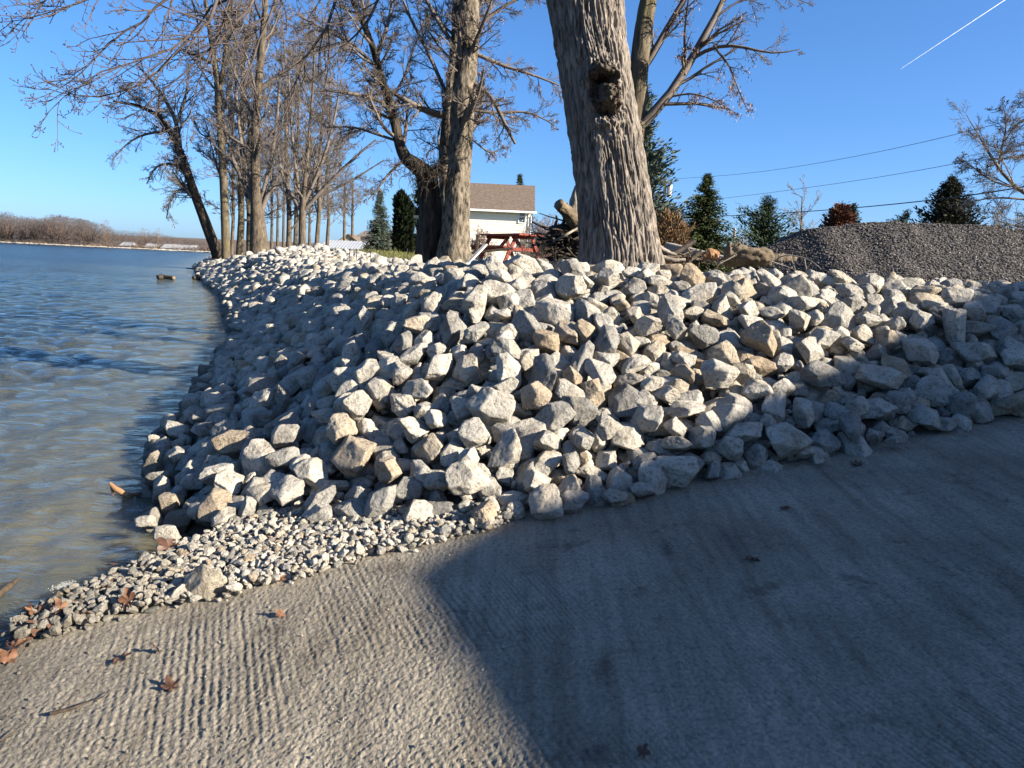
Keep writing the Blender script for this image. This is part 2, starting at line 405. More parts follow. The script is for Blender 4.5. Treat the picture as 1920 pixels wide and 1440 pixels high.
# ---- boat ramp: grooved concrete
D = math.radians
az = np.concatenate([np.linspace(-180, -48, 60)[:-1], np.linspace(-48, 44, 1100), np.linspace(44, 180, 60)[1:]])
rad = np.concatenate([[.05, .5, 1.0], np.geomspace(1.5, 9.5, 640), np.linspace(9.5, 17, 40)[1:]])
x, y, q = polar_grid(D(1)*az, rad)
u = x*UD[0]+y*UD[1]; vv = x*GD[0]+y*GD[1]
p3 = np.stack([x, y, 0*x], 1)
wob = .022*perlin(p3*.8)+.006*perlin(p3*4+7)+.005*perlin(p3*15+3)
ph = (u+wob)/np.where(u > 1.1, .0205, .031)
gr = 1-np.abs((ph-np.floor(ph))*2-1)
sid = np.floor(ph)
depth = .35+.65*np.clip(perlin(np.stack([sid*.91, vv*.9, sid*.37], 1))+.55, 0, 1)
patch = sstep(-.25, .35, fbm(p3*.9+31, 3))
worn = .42+.58*np.clip(np.exp(-((u+.05)/.22)**2)+np.exp(-((u-.78)/.28)**2)+sstep(1.0, 1.4, u), 0, 1)
worn = worn*(1-.75*sstep(.9, 1.4, u)*sstep(-2.6, 1.8, -vv-2)*0)
zb = RZ+RS*u
grain = .0036*fbm(p3*62, 3, .65)+.0030*np.abs(perlin(p3*34+5))+.0018*perlin(p3*16+11)+.007*perlin(p3*3.1)
z = zb-.0048*depth*np.maximum(.12+.88*patch, .42*sstep(.8, 2.0, u))*worn*sstep(.15, .95, gr)+grain
keep_v = (u > -4.5) & (u < 16) & (vv > -9)
d, _ = toe_d(x, y)
GP = [(40, 1195), (160, 1165), (350, 1125), (520, 1090), (700, 1035), (895, 995), (985, 965), (930, 945), (760, 965), (640, 965), (540, 960), (440, 975), (385, 1010), (330, 1025), (240, 1065), (150, 1110), (60, 1155), (20, 1185)]
GW = np.array([on_ramp(*p_, .02)[:2] for p_ in GP])
keep_v &= (d < .35) & ((vv < 3.70+.06*perlin(p3*2.3)) | (d > -.5) & (x > -.3) | inside(x, y, GW))
fq = q[keep_v[q].all(1)]
used = np.unique(fq); rm = np.full(len(x), -1); rm[used] = np.arange(len(used))
m, nt, b = mat_new('grooved ramp concrete')
v = pos(nt); n1 = noise_node(nt, 1.6, v, 5, .6); n2 = noise_node(nt, 55, v, 5, .7); n3 = noise_node(nt, 160, v, 3, .6)
c1 = ramp_node(nt, n1.outputs['Fac'], [(.3, (.235, .205, .155)), (.55, (.335, .298, .23)), (.75, (.41, .365, .285))])
c2 = ramp_node(nt, n2.outputs['Fac'], [(.28, (.42, .41, .40)), (.5, (.95, .95, .95)), (.72, (1.28, 1.25, 1.2))])
c = mix(nt, .9, c1.outputs[0], c2.outputs[0], 'MULTIPLY')
mp = N(nt, 'ShaderNodeMapping'); mp.inputs['Rotation'].default_value = (0, 0, D(-22)); mp.inputs['Scale'].default_value = (7, .5, 1); nt.links.new(v, mp.inputs[0])
n6 = noise_node(nt, 2.5, mp.outputs[0], 4, .6); k6 = ramp_node(nt, n6.outputs['Fac'], [(.3, (.72, .70, .68)), (.5, (1, 1, 1)), (.72, (1.18, 1.17, 1.15))]); c = mix(nt, 1.0, c, k6.outputs[0], 'MULTIPLY')
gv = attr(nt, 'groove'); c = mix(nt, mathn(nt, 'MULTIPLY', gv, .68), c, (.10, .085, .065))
n4 = noise_node(nt, 4.2, v, 6, .7); sp = ramp_node(nt, n4.outputs['Fac'], [(.58, (0, 0, 0)), (.66, (1, 1, 1))])
c = mix(nt, mathn(nt, 'MULTIPLY', sp.outputs[0], .5), c, (.075, .06, .045))
wz = N(nt, 'ShaderNodeMapRange'); wz.inputs[1].default_value = .035; wz.inputs[2].default_value = .0
nt.links.new(mathn(nt, 'ADD', sep_z(nt), mathn(nt, 'MULTIPLY', n1.outputs['Fac'], -.02)), wz.inputs[0])
c = mix(nt, mathn(nt, 'MULTIPLY', wz.outputs[0], .6), c, (.05, .045, .035))
nt.links.new(c, b.inputs['Base Color']); b.inputs['Roughness'].default_value = .92
bump(nt, b, mathn(nt, 'ADD', n2.outputs['Fac'], mathn(nt, 'MULTIPLY', n3.outputs['Fac'], .4)), .8, .008)
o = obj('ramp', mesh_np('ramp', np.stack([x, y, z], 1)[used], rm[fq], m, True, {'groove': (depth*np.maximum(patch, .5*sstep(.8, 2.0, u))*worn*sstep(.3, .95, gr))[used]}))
tag(o, kind='structure')
def surf_ramp(x, y): return ramp_z(x, y)

# ---- lake water, real waves on a mesh that coarsens with distance
az = np.concatenate([np.linspace(-110, -42, 50)[:-1], np.linspace(-42, -8, 620), np.linspace(-8, 20, 30)[1:]])
rad = np.concatenate([[.3, 1.0], np.geomspace(1.8, 60, 620), np.geomspace(60, 900, 130)[1:]])
x, y, q = polar_grid(D(1)*az, rad)
r = np.hypot(x, y)
d, _ = toe_d(x, y); off = np.clip(-d, 0, 200)
z = np.zeros_like(x); dx = np.zeros_like(x); dy = np.zeros_like(x)
wr = np.random.default_rng(21)
cell = r*.0075
lull = .55+.45*sstep(-.5, .6, fbm(np.stack([x*.12, y*.12, x*0], 1), 2))
for k in range(46):
    lam = .13*(1.5/.13)**(wr.random()**1.1)
    th = math.radians(60+wr.normal()*34)                 # travelling shoreward
    kx, ky = math.sin(th)*2*math.pi/lam, math.cos(th)*2*math.pi/lam
    a = .0088*lam**.72*(1 if lam < .8 else .7)
    fade = np.clip(lam/(cell*3.0)-.6, 0, 1)
    ph = kx*x+ky*y+wr.random()*6.28+1.2*perlin(np.stack([x*.35, y*.35, x*0+k], 1))
    z += a*fade*np.sin(ph)*lull; dx -= .8*a*fade*np.cos(ph)*math.sin(th); dy -= .8*a*fade*np.cos(ph)*math.cos(th)
calm = .25+.75*sstep(.1, 4, off)
z *= calm*1.0
keep_v = (d < 1.2)
dfar, _ = polydist(x, y, FARS); keep_v &= dfar < 6
uu = x*UD[0]+y*UD[1]; keep_v &= ~((ramp_z(x, y) > .12) & (d < 0) & (y < 6.5))
fq = q[keep_v[q].all(1)]
used = np.unique(fq); rm = np.full(len(x), -1); rm[used] = np.arange(len(used))
m, nt, b = mat_new('lake water')
v = pos(nt)
n0 = noise_node(nt, .35, v, 3)
sh = N(nt, 'ShaderNodeMapRange'); sh.inputs[1].default_value = 0; sh.inputs[2].default_value = 9.0
nt.links.new(mathn(nt, 'ADD', attr(nt, 'off'), mathn(nt, 'MULTIPLY', mathn(nt, 'SUBTRACT', n0.outputs['Fac'], .5), 5)), sh.inputs[0])
cr = ramp_node(nt, sh.outputs[0], [(0, (.098, .09, .058)), (.15, (.066, .066, .045)), (.4, (.023, .031, .027)), (1, (.006, .014, .019))])
nt.links.new(cr.outputs[0], b.inputs['Base Color'])
rr_ = N(nt, 'ShaderNodeMapRange'); rr_.inputs[1].default_value = 12; rr_.inputs[2].default_value = 90; rr_.inputs[3].default_value = .07; rr_.inputs[4].default_value = .20
nt.links.new(attr(nt, 'rng'), rr_.inputs[0]); nt.links.new(rr_.outputs[0], b.inputs['Roughness'])
b.inputs['Subsurface Weight'].default_value = 1.0; b.inputs['Subsurface Radius'].default_value = (1.0, .85, .55); b.inputs['Subsurface Scale'].default_value = .8
b.inputs['IOR'].default_value = 1.33; b.inputs['Specular IOR Level'].default_value = .5
mp = N(nt, 'ShaderNodeMapping'); mp.inputs['Rotation'].default_value = (0, 0, D(-28)); mp.inputs['Scale'].default_value = (1.0, 2.3, 1); nt.links.new(v, mp.inputs[0])
w1 = noise_node(nt, 4.5, mp.outputs[0], 4, .6, .5); w2 = noise_node(nt, 1.1, mp.outputs[0], 4, .6, .4)
cd = N(nt, 'ShaderNodeMapRange'); cd.inputs[1].default_value = 3; cd.inputs[2].default_value = 60
nt.links.new(attr(nt, 'rng'), cd.inputs[0])
hh = mathn(nt, 'ADD', mathn(nt, 'MULTIPLY', w1.outputs['Fac'], .085), mathn(nt, 'MULTIPLY', mathn(nt, 'MULTIPLY', w2.outputs['Fac'], cd.outputs[0]), 1.9))
bump(nt, b, hh, .9, 1.0)
o = obj('water', mesh_np('water', np.stack([x+dx*calm, y+dy*calm, z], 1)[used], rm[fq], m, True, {'off': np.clip(off, 0, 60)[used], 'rng': np.clip(r, 0, 100)[used]}))
tag(o, kind='structure')

# ================================================================== ROCKS
def ico(sub):
    bm = bmesh.new(); bmesh.ops.create_icosphere(bm, subdivisions=sub, radius=1)
    V = np.array([v.co[:] for v in bm.verts]); F = np.array([[v.index for v in f.verts] for f in bm.faces]); bm.free(); return V, F
ICO = {k: ico(k) for k in (1, 2, 3, 4, 5)}
def rock_shape(seed, lod):
    rg = np.random.default_rng(1000+seed); V, F = ICO[lod]
    n = rg.integers(7, 12); nn = nrm(rg.normal(size=(n, 3))); dd = rg.uniform(.55, .95, n)
    nn = np.concatenate([nn, -nrm(nn[:3]+rg.normal(size=(3, 3))*.25)]); dd = np.concatenate([dd, rg.uniform(.6, .9, 3)])
    ch = nrm(rg.normal(size=(14, 3))); nn = np.concatenate([nn, ch]); dd = np.concatenate([dd, rg.uniform(.86, 1.02, 14)])
    c = V@nn.T; rr = np.where(c > .05, dd/np.maximum(c, .05), 9.0)
    k = rg.uniform(45, 120); r_ = -np.log(np.exp(-k*np.minimum(rr, 3)).sum(1))/k
    r_ = np.clip(r_, .35, 1.35)
    P = V*r_[:, None]
    P = P*(1+.06*fbm(V*1.5+seed*3.1, 2)[:, None]+(.020*fbm(P*5+seed, 3)+.016*np.abs(perlin(P*9+seed*2)))[:, None])
    P = P-(P.max(0)+P.min(0))/2; P = P/((P.max(0)-P.min(0))/2)
    return P, F
NV = 36
SH = {l: [rock_shape(s, l) for s in range(NV)] for l in (2, 3, 4, 5)}
ROCK_ME = [mesh_np('rock', SH[5][s][0], SH[5][s][1], M['rock']) for s in range(NV)]

rocks = []     # dict: c, sc (half axes), R, tone, var
def rot(ax, a):
    return np.array(Matrix.Rotation(a, 3, Vector(tuple(ax))))
grid = {}
GC = .4
def near_ok(c, rad, f=.77):
    i, j = int(math.floor(c[0]/GC)), int(math.floor(c[1]/GC))
    for a in (-1, 0, 1):
        for b_ in (-1, 0, 1):
            for k in grid.get((i+a, j+b_), ()):
                q_ = rocks[k]; e = c-q_['c']
                if e@e < (f*(rad+q_['r']))**2: return False
    return True
def put(c, sc, R, tone, var, hero=False):
    r_ = float((sc[0]*sc[1]*sc[2])**(1/3))
    rocks.append(dict(c=np.asarray(c, float), sc=np.asarray(sc, float), R=R, tone=tone, var=var, r=r_, hero=hero))
    grid.setdefault((int(math.floor(c[0]/GC)), int(math.floor(c[1]/GC))), []).append(len(rocks)-1)
def hit_bank(px, py, lift):
    d_ = ray(px, py); ts = np.concatenate([np.linspace(2.5, 14, 500), np.linspace(14, 60, 400)])
    P = d_[None]*ts[:, None]+np.array([0, 0, EYE])
    g_ = ground_z(P[:, 0], P[:, 1], False)
    # ramp and water also stop the ray
    g_ = np.maximum(g_, np.where(toe_d(P[:, 0], P[:, 1])[0] < .3, np.maximum(ramp_z(P[:, 0], P[:, 1])-.02, -.02), -9))
    hit = P[:, 2] < g_+lift
    if hit.any() and P[np.argmax(hit), 1] < 12: return P[np.argmax(hit)]
    k_ = np.where((P[:, 1] > 5.6) & (P[:, 1] < 8.8))[0]; i = k_[np.argmin((P[:, 2]-g_)[k_])]      # grazes the crest: rests on it
    return np.array([P[i, 0], P[i, 1], min(P[i, 2], g_[i]+.22)])
# distinctive rocks of the photograph: px, py, width, height, tone (0 grey .. .6 pale .. 1 tan), roll in degrees
HERO = """575,623,37,37,.85,0 680,643,35,50,.8,15 645,683,43,33,.6,0 703,703,46,38,.7,20 648,710,32,27,.6,0 730,675,40,32,.6,0 778,673,33,37,.5,0 860,647,34,30,.7,0
910,645,44,24,.6,0 833,603,50,30,.6,10 777,573,42,30,.6,0 973,597,30,52,.9,-20 893,707,38,35,.7,0 940,707,50,38,.4,0 850,720,60,32,.6,-8 767,747,44,38,.6,20 880,750,62,40,.45,0
977,743,36,25,.5,0 970,770,60,32,.65,0 617,760,62,36,.65,-10 463,783,55,42,.65,15 412,780,30,44,.6,10 507,797,40,24,.6,10 547,817,56,42,.62,-15 613,817,63,40,.6,-12 693,813,62,50,.6,25
723,850,62,66,.35,10 757,880,64,44,.5,0 860,827,66,54,.65,10 900,843,64,34,.65,8 933,810,54,44,.6,0 907,782,34,37,.85,0 493,857,72,38,.5,-8 522,912,74,64,.65,30 463,905,66,26,.6,-45
543,853,27,32,.6,0 450,947,42,42,.7,15 420,970,48,36,.6,-20 372,957,40,36,.6,0 620,913,78,30,.8,-12 680,937,60,62,.35,-25 600,965,60,50,.45,-20 733,937,52,34,.6,0 783,965,64,58,.75,-30
823,940,40,68,.35,12 913,970,54,54,.92,-35 887,890,68,56,.5,-20 917,917,50,50,.45,15 947,873,54,36,.6,0 813,897,46,40,.6,0 830,870,44,46,.4,-20 985,895,88,44,.7,-48 793,843,54,50,.6,-20
878,927,38,24,.65,0 1072,513,80,34,.62,-6 1127,513,40,36,.65,0 1142,490,62,34,.6,10 1318,543,50,38,.95,0 1270,528,50,30,.4,0 1203,562,48,30,.7,0 1267,563,42,38,.62,30 975,595,28,50,.8,-15
1082,623,46,44,.7,0 1150,595,44,36,.75,25 1212,602,38,34,.9,30 1193,627,54,36,.65,-10 1153,638,34,34,.6,0 1227,647,54,54,.95,20 1300,673,84,40,1,10 1070,673,42,54,.65,-15 1103,682,34,42,.7,0
1000,663,36,34,.7,0 1020,705,36,28,.6,15 1143,707,50,36,.95,35 1217,693,46,36,.6,-20 1240,725,80,36,.6,-20 1267,737,50,58,.85,30 1300,713,50,30,.6,15 1373,745,56,64,.8,0 1123,737,44,52,.85,20
1090,720,50,36,.5,0 1045,750,50,28,.3,0 978,770,40,30,.7,0 1240,780,60,34,.7,-8 1240,807,68,30,.72,-12 1077,767,56,28,.65,0 1140,783,50,36,.6,30 1177,810,52,46,.62,30 1140,823,36,40,.62,0
1093,827,62,48,.5,35 1137,863,42,42,.6,0 1033,857,42,42,.8,0 1080,853,62,40,.6,30 1048,897,58,36,1,0 1110,887,66,28,.7,25 1167,893,30,50,.5,8 1243,843,74,40,.6,8 1297,810,76,46,.75,10
1287,880,70,66,.3,0 1337,880,34,38,.3,0 1347,843,66,44,.35,-10 1413,793,56,40,.4,0 1410,850,60,56,.3,15 1203,917,48,28,.4,0 1070,940,74,44,.35,0 1153,930,54,30,.4,0 1584,503,64,28,.8,22
1450,518,36,32,.65,0 1493,521,34,28,.8,0 1553,530,52,28,.62,15 1635,534,42,32,.7,10 1550,551,44,30,.62,0 1639,572,48,38,.65,30 1444,643,48,44,.7,-20 1587,620,54,50,.7,15 1650,608,44,40,.6,0
1498,610,44,36,.4,0 1423,585,48,36,.75,15 1744,600,36,30,.65,25 1779,573,36,34,.7,0 1785,605,42,28,.6,20 1826,600,42,36,1,-15 1747,550,48,40,.7,-20 1823,524,40,22,.8,10 1852,544,36,30,.85,0
1866,570,38,38,.8,0 1895,597,38,38,.65,0 1430,690,72,40,1,12 1516,702,64,32,.8,12 1546,684,48,36,.65,35 1604,670,38,32,.65,30 1785,672,46,44,.3,0 1837,658,38,42,.35,0 1896,637,36,36,.3,0
1834,626,44,24,.35,0 1590,719,38,30,.3,-15 1639,696,52,38,.4,30 1703,722,58,44,.3,0 1764,704,58,36,.9,15 1817,710,42,44,.35,15 1517,769,62,44,.35,20 1447,763,50,36,.4,35 1441,815,54,38,.3,-25
1590,760,58,44,.4,0 1659,772,58,44,.3,25 1721,763,52,36,.85,25 1831,769,62,50,.45,0 1770,792,62,28,.3,-15 1872,760,58,42,.8,0 1598,812,46,52,.35,0 1546,830,58,50,.4,15 1508,847,34,30,.62,-12
1417,856,46,50,.4,-30 1651,804,38,32,.35,0 1692,795,52,32,.8,15 1680,824,40,20,.4,0 1552,798,58,30,.35,-8 316,797,38,46,.8,15 286,823,26,18,.6,0 334,853,38,36,.6,-20 276,980,42,28,.62,0
316,1000,60,34,.6,5 403,901,46,36,.3,0 985,482,80,46,.6,0 1925,700,50,40,.3,0 1925,640,44,36,.4,0 1905,560,40,36,.7,0"""
hr = np.random.default_rng(11)
for tok in HERO.split():
    px, py, w_, h_, tone, rl = map(float, tok.split(','))
    c = hit_bank(px, py, .10); D_ = pix(c)[2]; a_, b_ = w_*D_/FPX/2*1.0, h_*D_/FPX/2*1.0
    c = c+nrm(ray(px, py))*.04
    dp = .5*(a_+b_)*hr.uniform(.8, 1.15)
    e1 = _R*math.cos(D(rl))-_U*math.sin(D(rl)); e3 = _R*math.sin(D(rl))+_U*math.cos(D(rl)); e2 = np.cross(e3, e1)
    R = np.stack([e1, e2, e3], 1)@rot((0, 0, 1), hr.choice([0, math.pi]))
    put(c, (a_, dp, b_), R, tone+hr.normal()*.03, int(hr.integers(NV)), True)
# the slab rock leaning on the gravel beside the ramp
c = on_ramp(385, 1093, .06); s_ = pix(c)[2]/FPX
put(c, (42*s_, 26*s_, 36*s_), np.stack([_R, np.cross(_U, _R), _U], 1)@rot((0, 1, 0), -.35), .82, 5, True)

# fill the bank: random sequential packing over the slope, big first
FT = np.random.default_rng(99)
def fill(xmin, xmax, ymin, ymax, n, s_hi, s_lo, band, lift, cond=None):
    for k in range(n):
        f = k/n; s = s_hi+(s_lo-s_hi)*f**.8; s *= FT.uniform(.88, 1.15)
        x_ = FT.uniform(xmin, xmax); y_ = FT.uniform(ymin, ymax)
        yield x_, y_, s
def run_fill(xmin, xmax, ymin, ymax, n, s_hi, s_lo, lifts, cond):
    f = np.arange(n)/n; s = (s_hi+(s_lo-s_hi)*f**.7)*FT.uniform(.78, 1.3, n)
    x_ = FT.uniform(xmin, xmax, n); y_ = FT.uniform(ymin, ymax, n)
    d_, _ = toe_d(x_, y_); ok = cond(x_, y_, d_)
    x_, y_, s, f = x_[ok], y_[ok], s[ok], f[ok]
    g_ = ground_z(x_, y_)
    e = .05; gx_ = (ground_z(x_+e, y_, False)-ground_z(x_-e, y_, False))/(2*e); gy_ = (ground_z(x_, y_+e, False)-ground_z(x_, y_-e, False))/(2*e)
    nn = nrm(np.stack([-gx_, -gy_, np.ones_like(gx_)], 1))
    lf = FT.uniform(lifts[0], lifts[1], len(x_))
    for i in range(len(x_)):
        c = np.array([x_[i], y_[i], g_[i]])+nn[i]*(lf[i]+s[i]*.35)
        if not near_ok(c, s[i]): continue
        asp = np.array([FT.uniform(.95, 1.45), FT.uniform(.8, 1.1), FT.uniform(.55, .92)]); asp /= asp.prod()**(1/3)
        up = nrm(nn[i]+FT.normal(size=3)*.45); a1 = nrm(np.cross(up, FT.normal(size=3))); R = np.stack([a1, np.cross(up, a1), up], 1)
        t = FT.random(); xx = x_[i]
        tone = FT.uniform(.42, .66) if t < .64 else (FT.uniform(.12, .38) if t < .86 else FT.uniform(.7, 1.0))
        put(c, s[i]*asp*1.08, R, tone, int(FT.integers(NV)))
def gravel_side(x_, y_): return (x_ < -.1) & (x_ > -2.0)
near_c = lambda x_, y_, d_: (d_ > np.where(gravel_side(x_, y_), .05, np.where(x_ < -2, -.12, -.02))) & (d_ < 5.6) & (np.hypot(x_, y_) < 11.5) & ~(((x_-1.15)**2+(y_-8.15)**2) < .7**2)
run_fill(-6, 8.5, 3.8, 11.5, 30000, .098, .068, (-.05, .16), near_c)
run_fill(-6, 8.5, 3.8, 11.5, 45000, .070, .038, (-.07, .10), near_c)
run_fill(-5, 6.5, 3.8, 9, 40000, .042, .020, (-.09, .05), near_c)
mid_c = lambda x_, y_, d_: (d_ > -.06) & (d_ < 7.2-.05*y_) & (np.hypot(x_, y_) >= 11.5) & (y_ < 32) & (x_ < 1.6+.02*y_)
run_fill(-16, 3, 9, 32, 52000, .155, .075, (-.04, .10), mid_c)
far_c = lambda x_, y_, d_: (d_ > -.1) & (d_ < 4.6) & (y_ >= 32)
run_fill(-30, -6, 32, 68, 9000, .24, .16, (-.04, .06), far_c)
# a few strays lying at the water's edge
for px, py, s in ((300, 812, .07), (345, 880, .08), (352, 760, .1), (372, 742, .09), (398, 700, .1), (420, 668, .12), (436, 640, .12), (345, 925, .07), (360, 905, .08), (347, 960, .06), (385, 935, .08)):
    c = on_z(px, py, .0)
    put(c, np.array([1.2, .95, .7])*s, rot((0, 0, 1), FT.uniform(0, 6)), FT.uniform(.3, .6), int(FT.integers(NV)))

# which rocks show largest in the photograph (coarse ellipse z-buffer)
PW, PH = 960, 720; ids = np.full((PH, PW), -1, np.int32)
order = sorted(range(len(rocks)), key=lambda k: -pix(rocks[k]['c'])[2])
for k in order:
    r_ = rocks[k]; px, py, w_ = pix(r_['c'])
    if w_ < 1: continue
    s2 = .5; A_ = r_['R']*r_['sc']
    hx = FPX/w_*np.linalg.norm(A_.T@_R)*s2*.93; hy = FPX/w_*np.linalg.norm(A_.T@_U)*s2*.93
    x0, x1 = int(max(0, px*s2-hx)), int(min(PW, px*s2+hx+1)); y0, y1 = int(max(0, py*s2-hy)), int(min(PH, py*s2+hy+1))
    if x1 <= x0 or y1 <= y0: continue
    yy, xx = np.mgrid[y0:y1, x0:x1]
    mk = ((xx+.5-px*s2)/hx)**2+((yy+.5-py*s2)/hy)**2 < 1
    ids[y0:y1, x0:x1][mk] = k
cnt = np.bincount(ids[ids >= 0], minlength=len(rocks))
top = list(np.argsort(-cnt)[:300])
topset = set(int(t) for t in top)
ygrid, xgrid = np.mgrid[0:PH, 0:PW]; fl = ids.ravel(); okm = fl >= 0
cx = np.bincount(fl[okm], xgrid.ravel()[okm], len(rocks))/np.maximum(cnt, 1)/PW*100
cy = np.bincount(fl[okm], ygrid.ravel()[okm], len(rocks))/np.maximum(cnt, 1)/PH*100
used_lab = set()
def rock_label(k):
    r_ = rocks[k]; t = r_['tone']; a = np.sort(r_['sc'])[::-1]
    tone = 'dark grey' if t < .25 else 'grey' if t < .45 else 'pale grey' if t < .68 else 'buff' if t < .88 else 'tan'
    shp = 'long' if a[0]/a[1] > 1.42 else 'flat' if a[1]/a[2] > 1.45 else 'blocky' if r_['var'] % 2 else 'angular'
    d_, _ = toe_d(r_['c'][:1], r_['c'][1:2]); d_ = d_[0]; x_, y_ = r_['c'][:2]
    if r_['c'][2] < .12 and x_ < -1.5: zone = 'at the waterline'
    elif d_ < .28 and x_ > -.3: zone = 'along the ramp edge'
    elif d_ < .35: zone = 'above the gravel strip'
    elif d_ > 2.3: zone = 'on the bank top'
    elif x_ < -1.9: zone = 'on the lake side'
    else: zone = 'on the bank face'
    for f in ('%.0f', '%.1f', '%.2f'):
        L = ('%s %s rock %s, '+f+'%% across and '+f+'%% down the photo') % (tone, shp, zone, cx[k], cy[k])
        if L not in used_lab: break
    used_lab.add(L); return L
for k in top:
    r_ = rocks[k]; o = bpy.data.objects.new('rock', ROCK_ME[r_['var']]); COL.objects.link(o)
    A_ = r_['R']*r_['sc']
    o.matrix_world = Matrix(((*A_[0], r_['c'][0]), (*A_[1], r_['c'][1]), (*A_[2], r_['c'][2]), (0, 0, 0, 1)))
    o.color = (float(np.clip(r_['tone'], 0, 1)), 0, 0, 1)
    tag(o, rock_label(k), 'rock', 'limestone rocks piled on the bank')
Vs, Fs, Ts, n0_ = [], [], [], 0
for k, r_ in enumerate(rocks):
    if k in topset: continue
    dist = np.hypot(*r_['c'][:2]); P, F = SH[4 if dist < 13 else 3 if dist < 34 else 2][r_['var']]
    Vs.append(P@(r_['R']*r_['sc']).T+r_['c']); Fs.append(F+n0_); Ts.append(np.full(len(P), np.clip(r_['tone'], 0, 1))); n0_ += len(P)
o = obj('rock_pile', mesh_np('rock_pile', np.concatenate(Vs), np.concatenate(Fs), M['rock_s'], True, {'tone': np.concatenate(Ts)}))
tag(o, 'smaller and more distant grey limestone rocks covering the lake bank', 'rocks', kind='stuff')
print('ROCKS', len(rocks), 'stuff verts', n0_)

# ---- gravel strip between the rocks and the ramp
GR = np.random.default_rng(31)
n = 60000; x_ = GR.uniform(GW[:, 0].min()-.05, GW[:, 0].max()+.05, n); y_ = GR.uniform(GW[:, 1].min()-.05, GW[:, 1].max()+.05, n)
jx = x_+.07*perlin(np.stack([x_*5, y_*5, 0*x_], 1)); jy = y_+.05*perlin(np.stack([x_*5, y_*5, 0*x_+9], 1))
k = inside(jx, jy, GW) | ((GR.random(n) < .02) & inside(jx+.02, jy+.07, GW)); x_, y_ = x_[k], y_[k]
cells = {}; Vs, Fs, Ts, n0_ = [], [], [], 0; small = [rock_shape(500+s, 2) for s in range(16)]
placed = 0
for i in range(len(x_)):
    f = i/len(x_); s = (.028+(.009-.028)*f**.5)*GR.uniform(.75, 1.2); lf = GR.uniform(.0, .05)
    c = np.array([x_[i], y_[i], ramp_z(x_[i], y_[i])+lf+s*.25]); key = (int(c[0]//.08), int(c[1]//.08)); bad = False
    for a in (-1, 0, 1):
        for b_ in (-1, 0, 1):
            for (c2, s2) in cells.get((key[0]+a, key[1]+b_), ()):
                e = c-c2
                if e@e < (.74*(s+s2))**2: bad = True; break
            if bad: break
        if bad: break
    if bad: continue
    cells.setdefault(key, []).append((c, s))
    P, F = small[GR.integers(16)]; up = nrm(np.array([0, 0, 1])+GR.normal(size=3)*.6); a1 = nrm(np.cross(up, GR.normal(size=3)))
    asp = np.array([GR.uniform(1, 1.5), GR.uniform(.8, 1.1), GR.uniform(.55, .9)])
    Vs.append(P@(np.stack([a1, np.cross(up, a1), up], 1)*(s*asp)).T+c); Fs.append(F+n0_); n0_ += len(P)
    t = GR.random(); Ts.append(np.full(len(P), GR.uniform(.5, .68) if t < .68 else GR.uniform(.1, .4) if t < .86 else GR.uniform(.75, 1)))
    placed += 1
o = obj('gravel', mesh_np('gravel', np.concatenate(Vs), np.concatenate(Fs), M['rock_s'], False, {'tone': np.concatenate(Ts)}))
tag(o, 'small white and grey gravel strewn between the rock bank and the ramp', 'gravel', kind='stuff')
print('GRAVEL', placed)
# ================================================================== TREES
def tr(pts, dY=0):
    """trace: list of (px, py, width_px, Y) -> (n,4) world x,y,z,radius"""
    out = []
    for px, py, w_, Y_ in pts:
        P = at(px, py, Y_); out.append([*P, w_*pix(P)[2]/FPX/2])
    return np.array(out)
def grow(S, Dr, L, Rd, K, wander, trop, taper, rg):
    n = len(S); P = np.zeros((n, K, 3)); P[:, 0] = S; d = Dr.copy()
    for i in range(1, K):
        d = nrm(d+rg.normal(size=(n, 3))*wander+trop)
        P[:, i] = P[:, i-1]+d*(L/(K-1))[:, None]
    Rr = Rd[:, None]*np.linspace(1, taper, K)[None]
    return P, Rr
def sprout(P, Rr, L, per, t0, t1, ang, ratio, rr, rg, rmin, flat=0.0, jitter=.35):
    """children of every polyline in P"""
    N_, K, _ = P.shape; n = N_*per
    i = np.repeat(np.arange(N_), per)
    t = (np.tile(np.arange(per), N_)+rg.random(n))/per*(t1-t0)+t0
    f = t*(K-1); a = np.minimum(f.astype(int), K-2); fr = (f-a)[:, None]
    S = P[i, a]*(1-fr)+P[i, a+1]*fr; d = nrm(P[i, a+1]-P[i, a])
    rad = Rr[i, a]*(1-fr[:, 0])+Rr[i, a+1]*fr[:, 0]
    rn = rg.normal(size=(n, 3)); rn[:, 2] *= (1-flat)
    pv = nrm(np.cross(d, nrm(rn))); th = np.radians(ang*(1+jitter*rg.normal(size=n)))[:, None]
    nd = nrm(d*np.cos(th)+pv*np.sin(th))
    ln = L[i]*ratio*(1-.55*t)*rg.uniform(.6, 1.25, n)
    return S, nd, ln, np.maximum(np.minimum(rad*rr, rad*.85), rmin)
def crown(P, Rr, L, levels, rg, trop=(0, 0, .06), rmin=.006, wander=.16, t0=.15, K=5, ang=42):
    """levels: list of (children, length ratio). returns list of (P,R)"""
    out = []
    cur = (P, Rr, L)
    for li, (per, ratio) in enumerate(levels):
        S, d, ln, rd = sprout(*cur, per, t0, .98, ang, ratio, .40, rg, rmin)
        p_, r_ = grow(S, d, ln, rd, K, wander, np.array(trop)*(1 if li < 2 else 1.6), .45, rg)
        r_ = np.maximum(r_, rmin*.7)
        out.append((p_, r_)); cur = (p_, r_, ln)
    return out
def tube_mesh(sets, n=3):
    Vs, Fs, o_ = [], [], 0
    for p_, r_ in sets:
        nn_ = n if np.median(r_[:, 0]) < .03 else n+2
        V, F = tubes(p_, r_, nn_, cap=False); Vs.append(V); Fs.append(F+o_); o_ += len(V)
    return np.concatenate(Vs), np.concatenate(Fs)
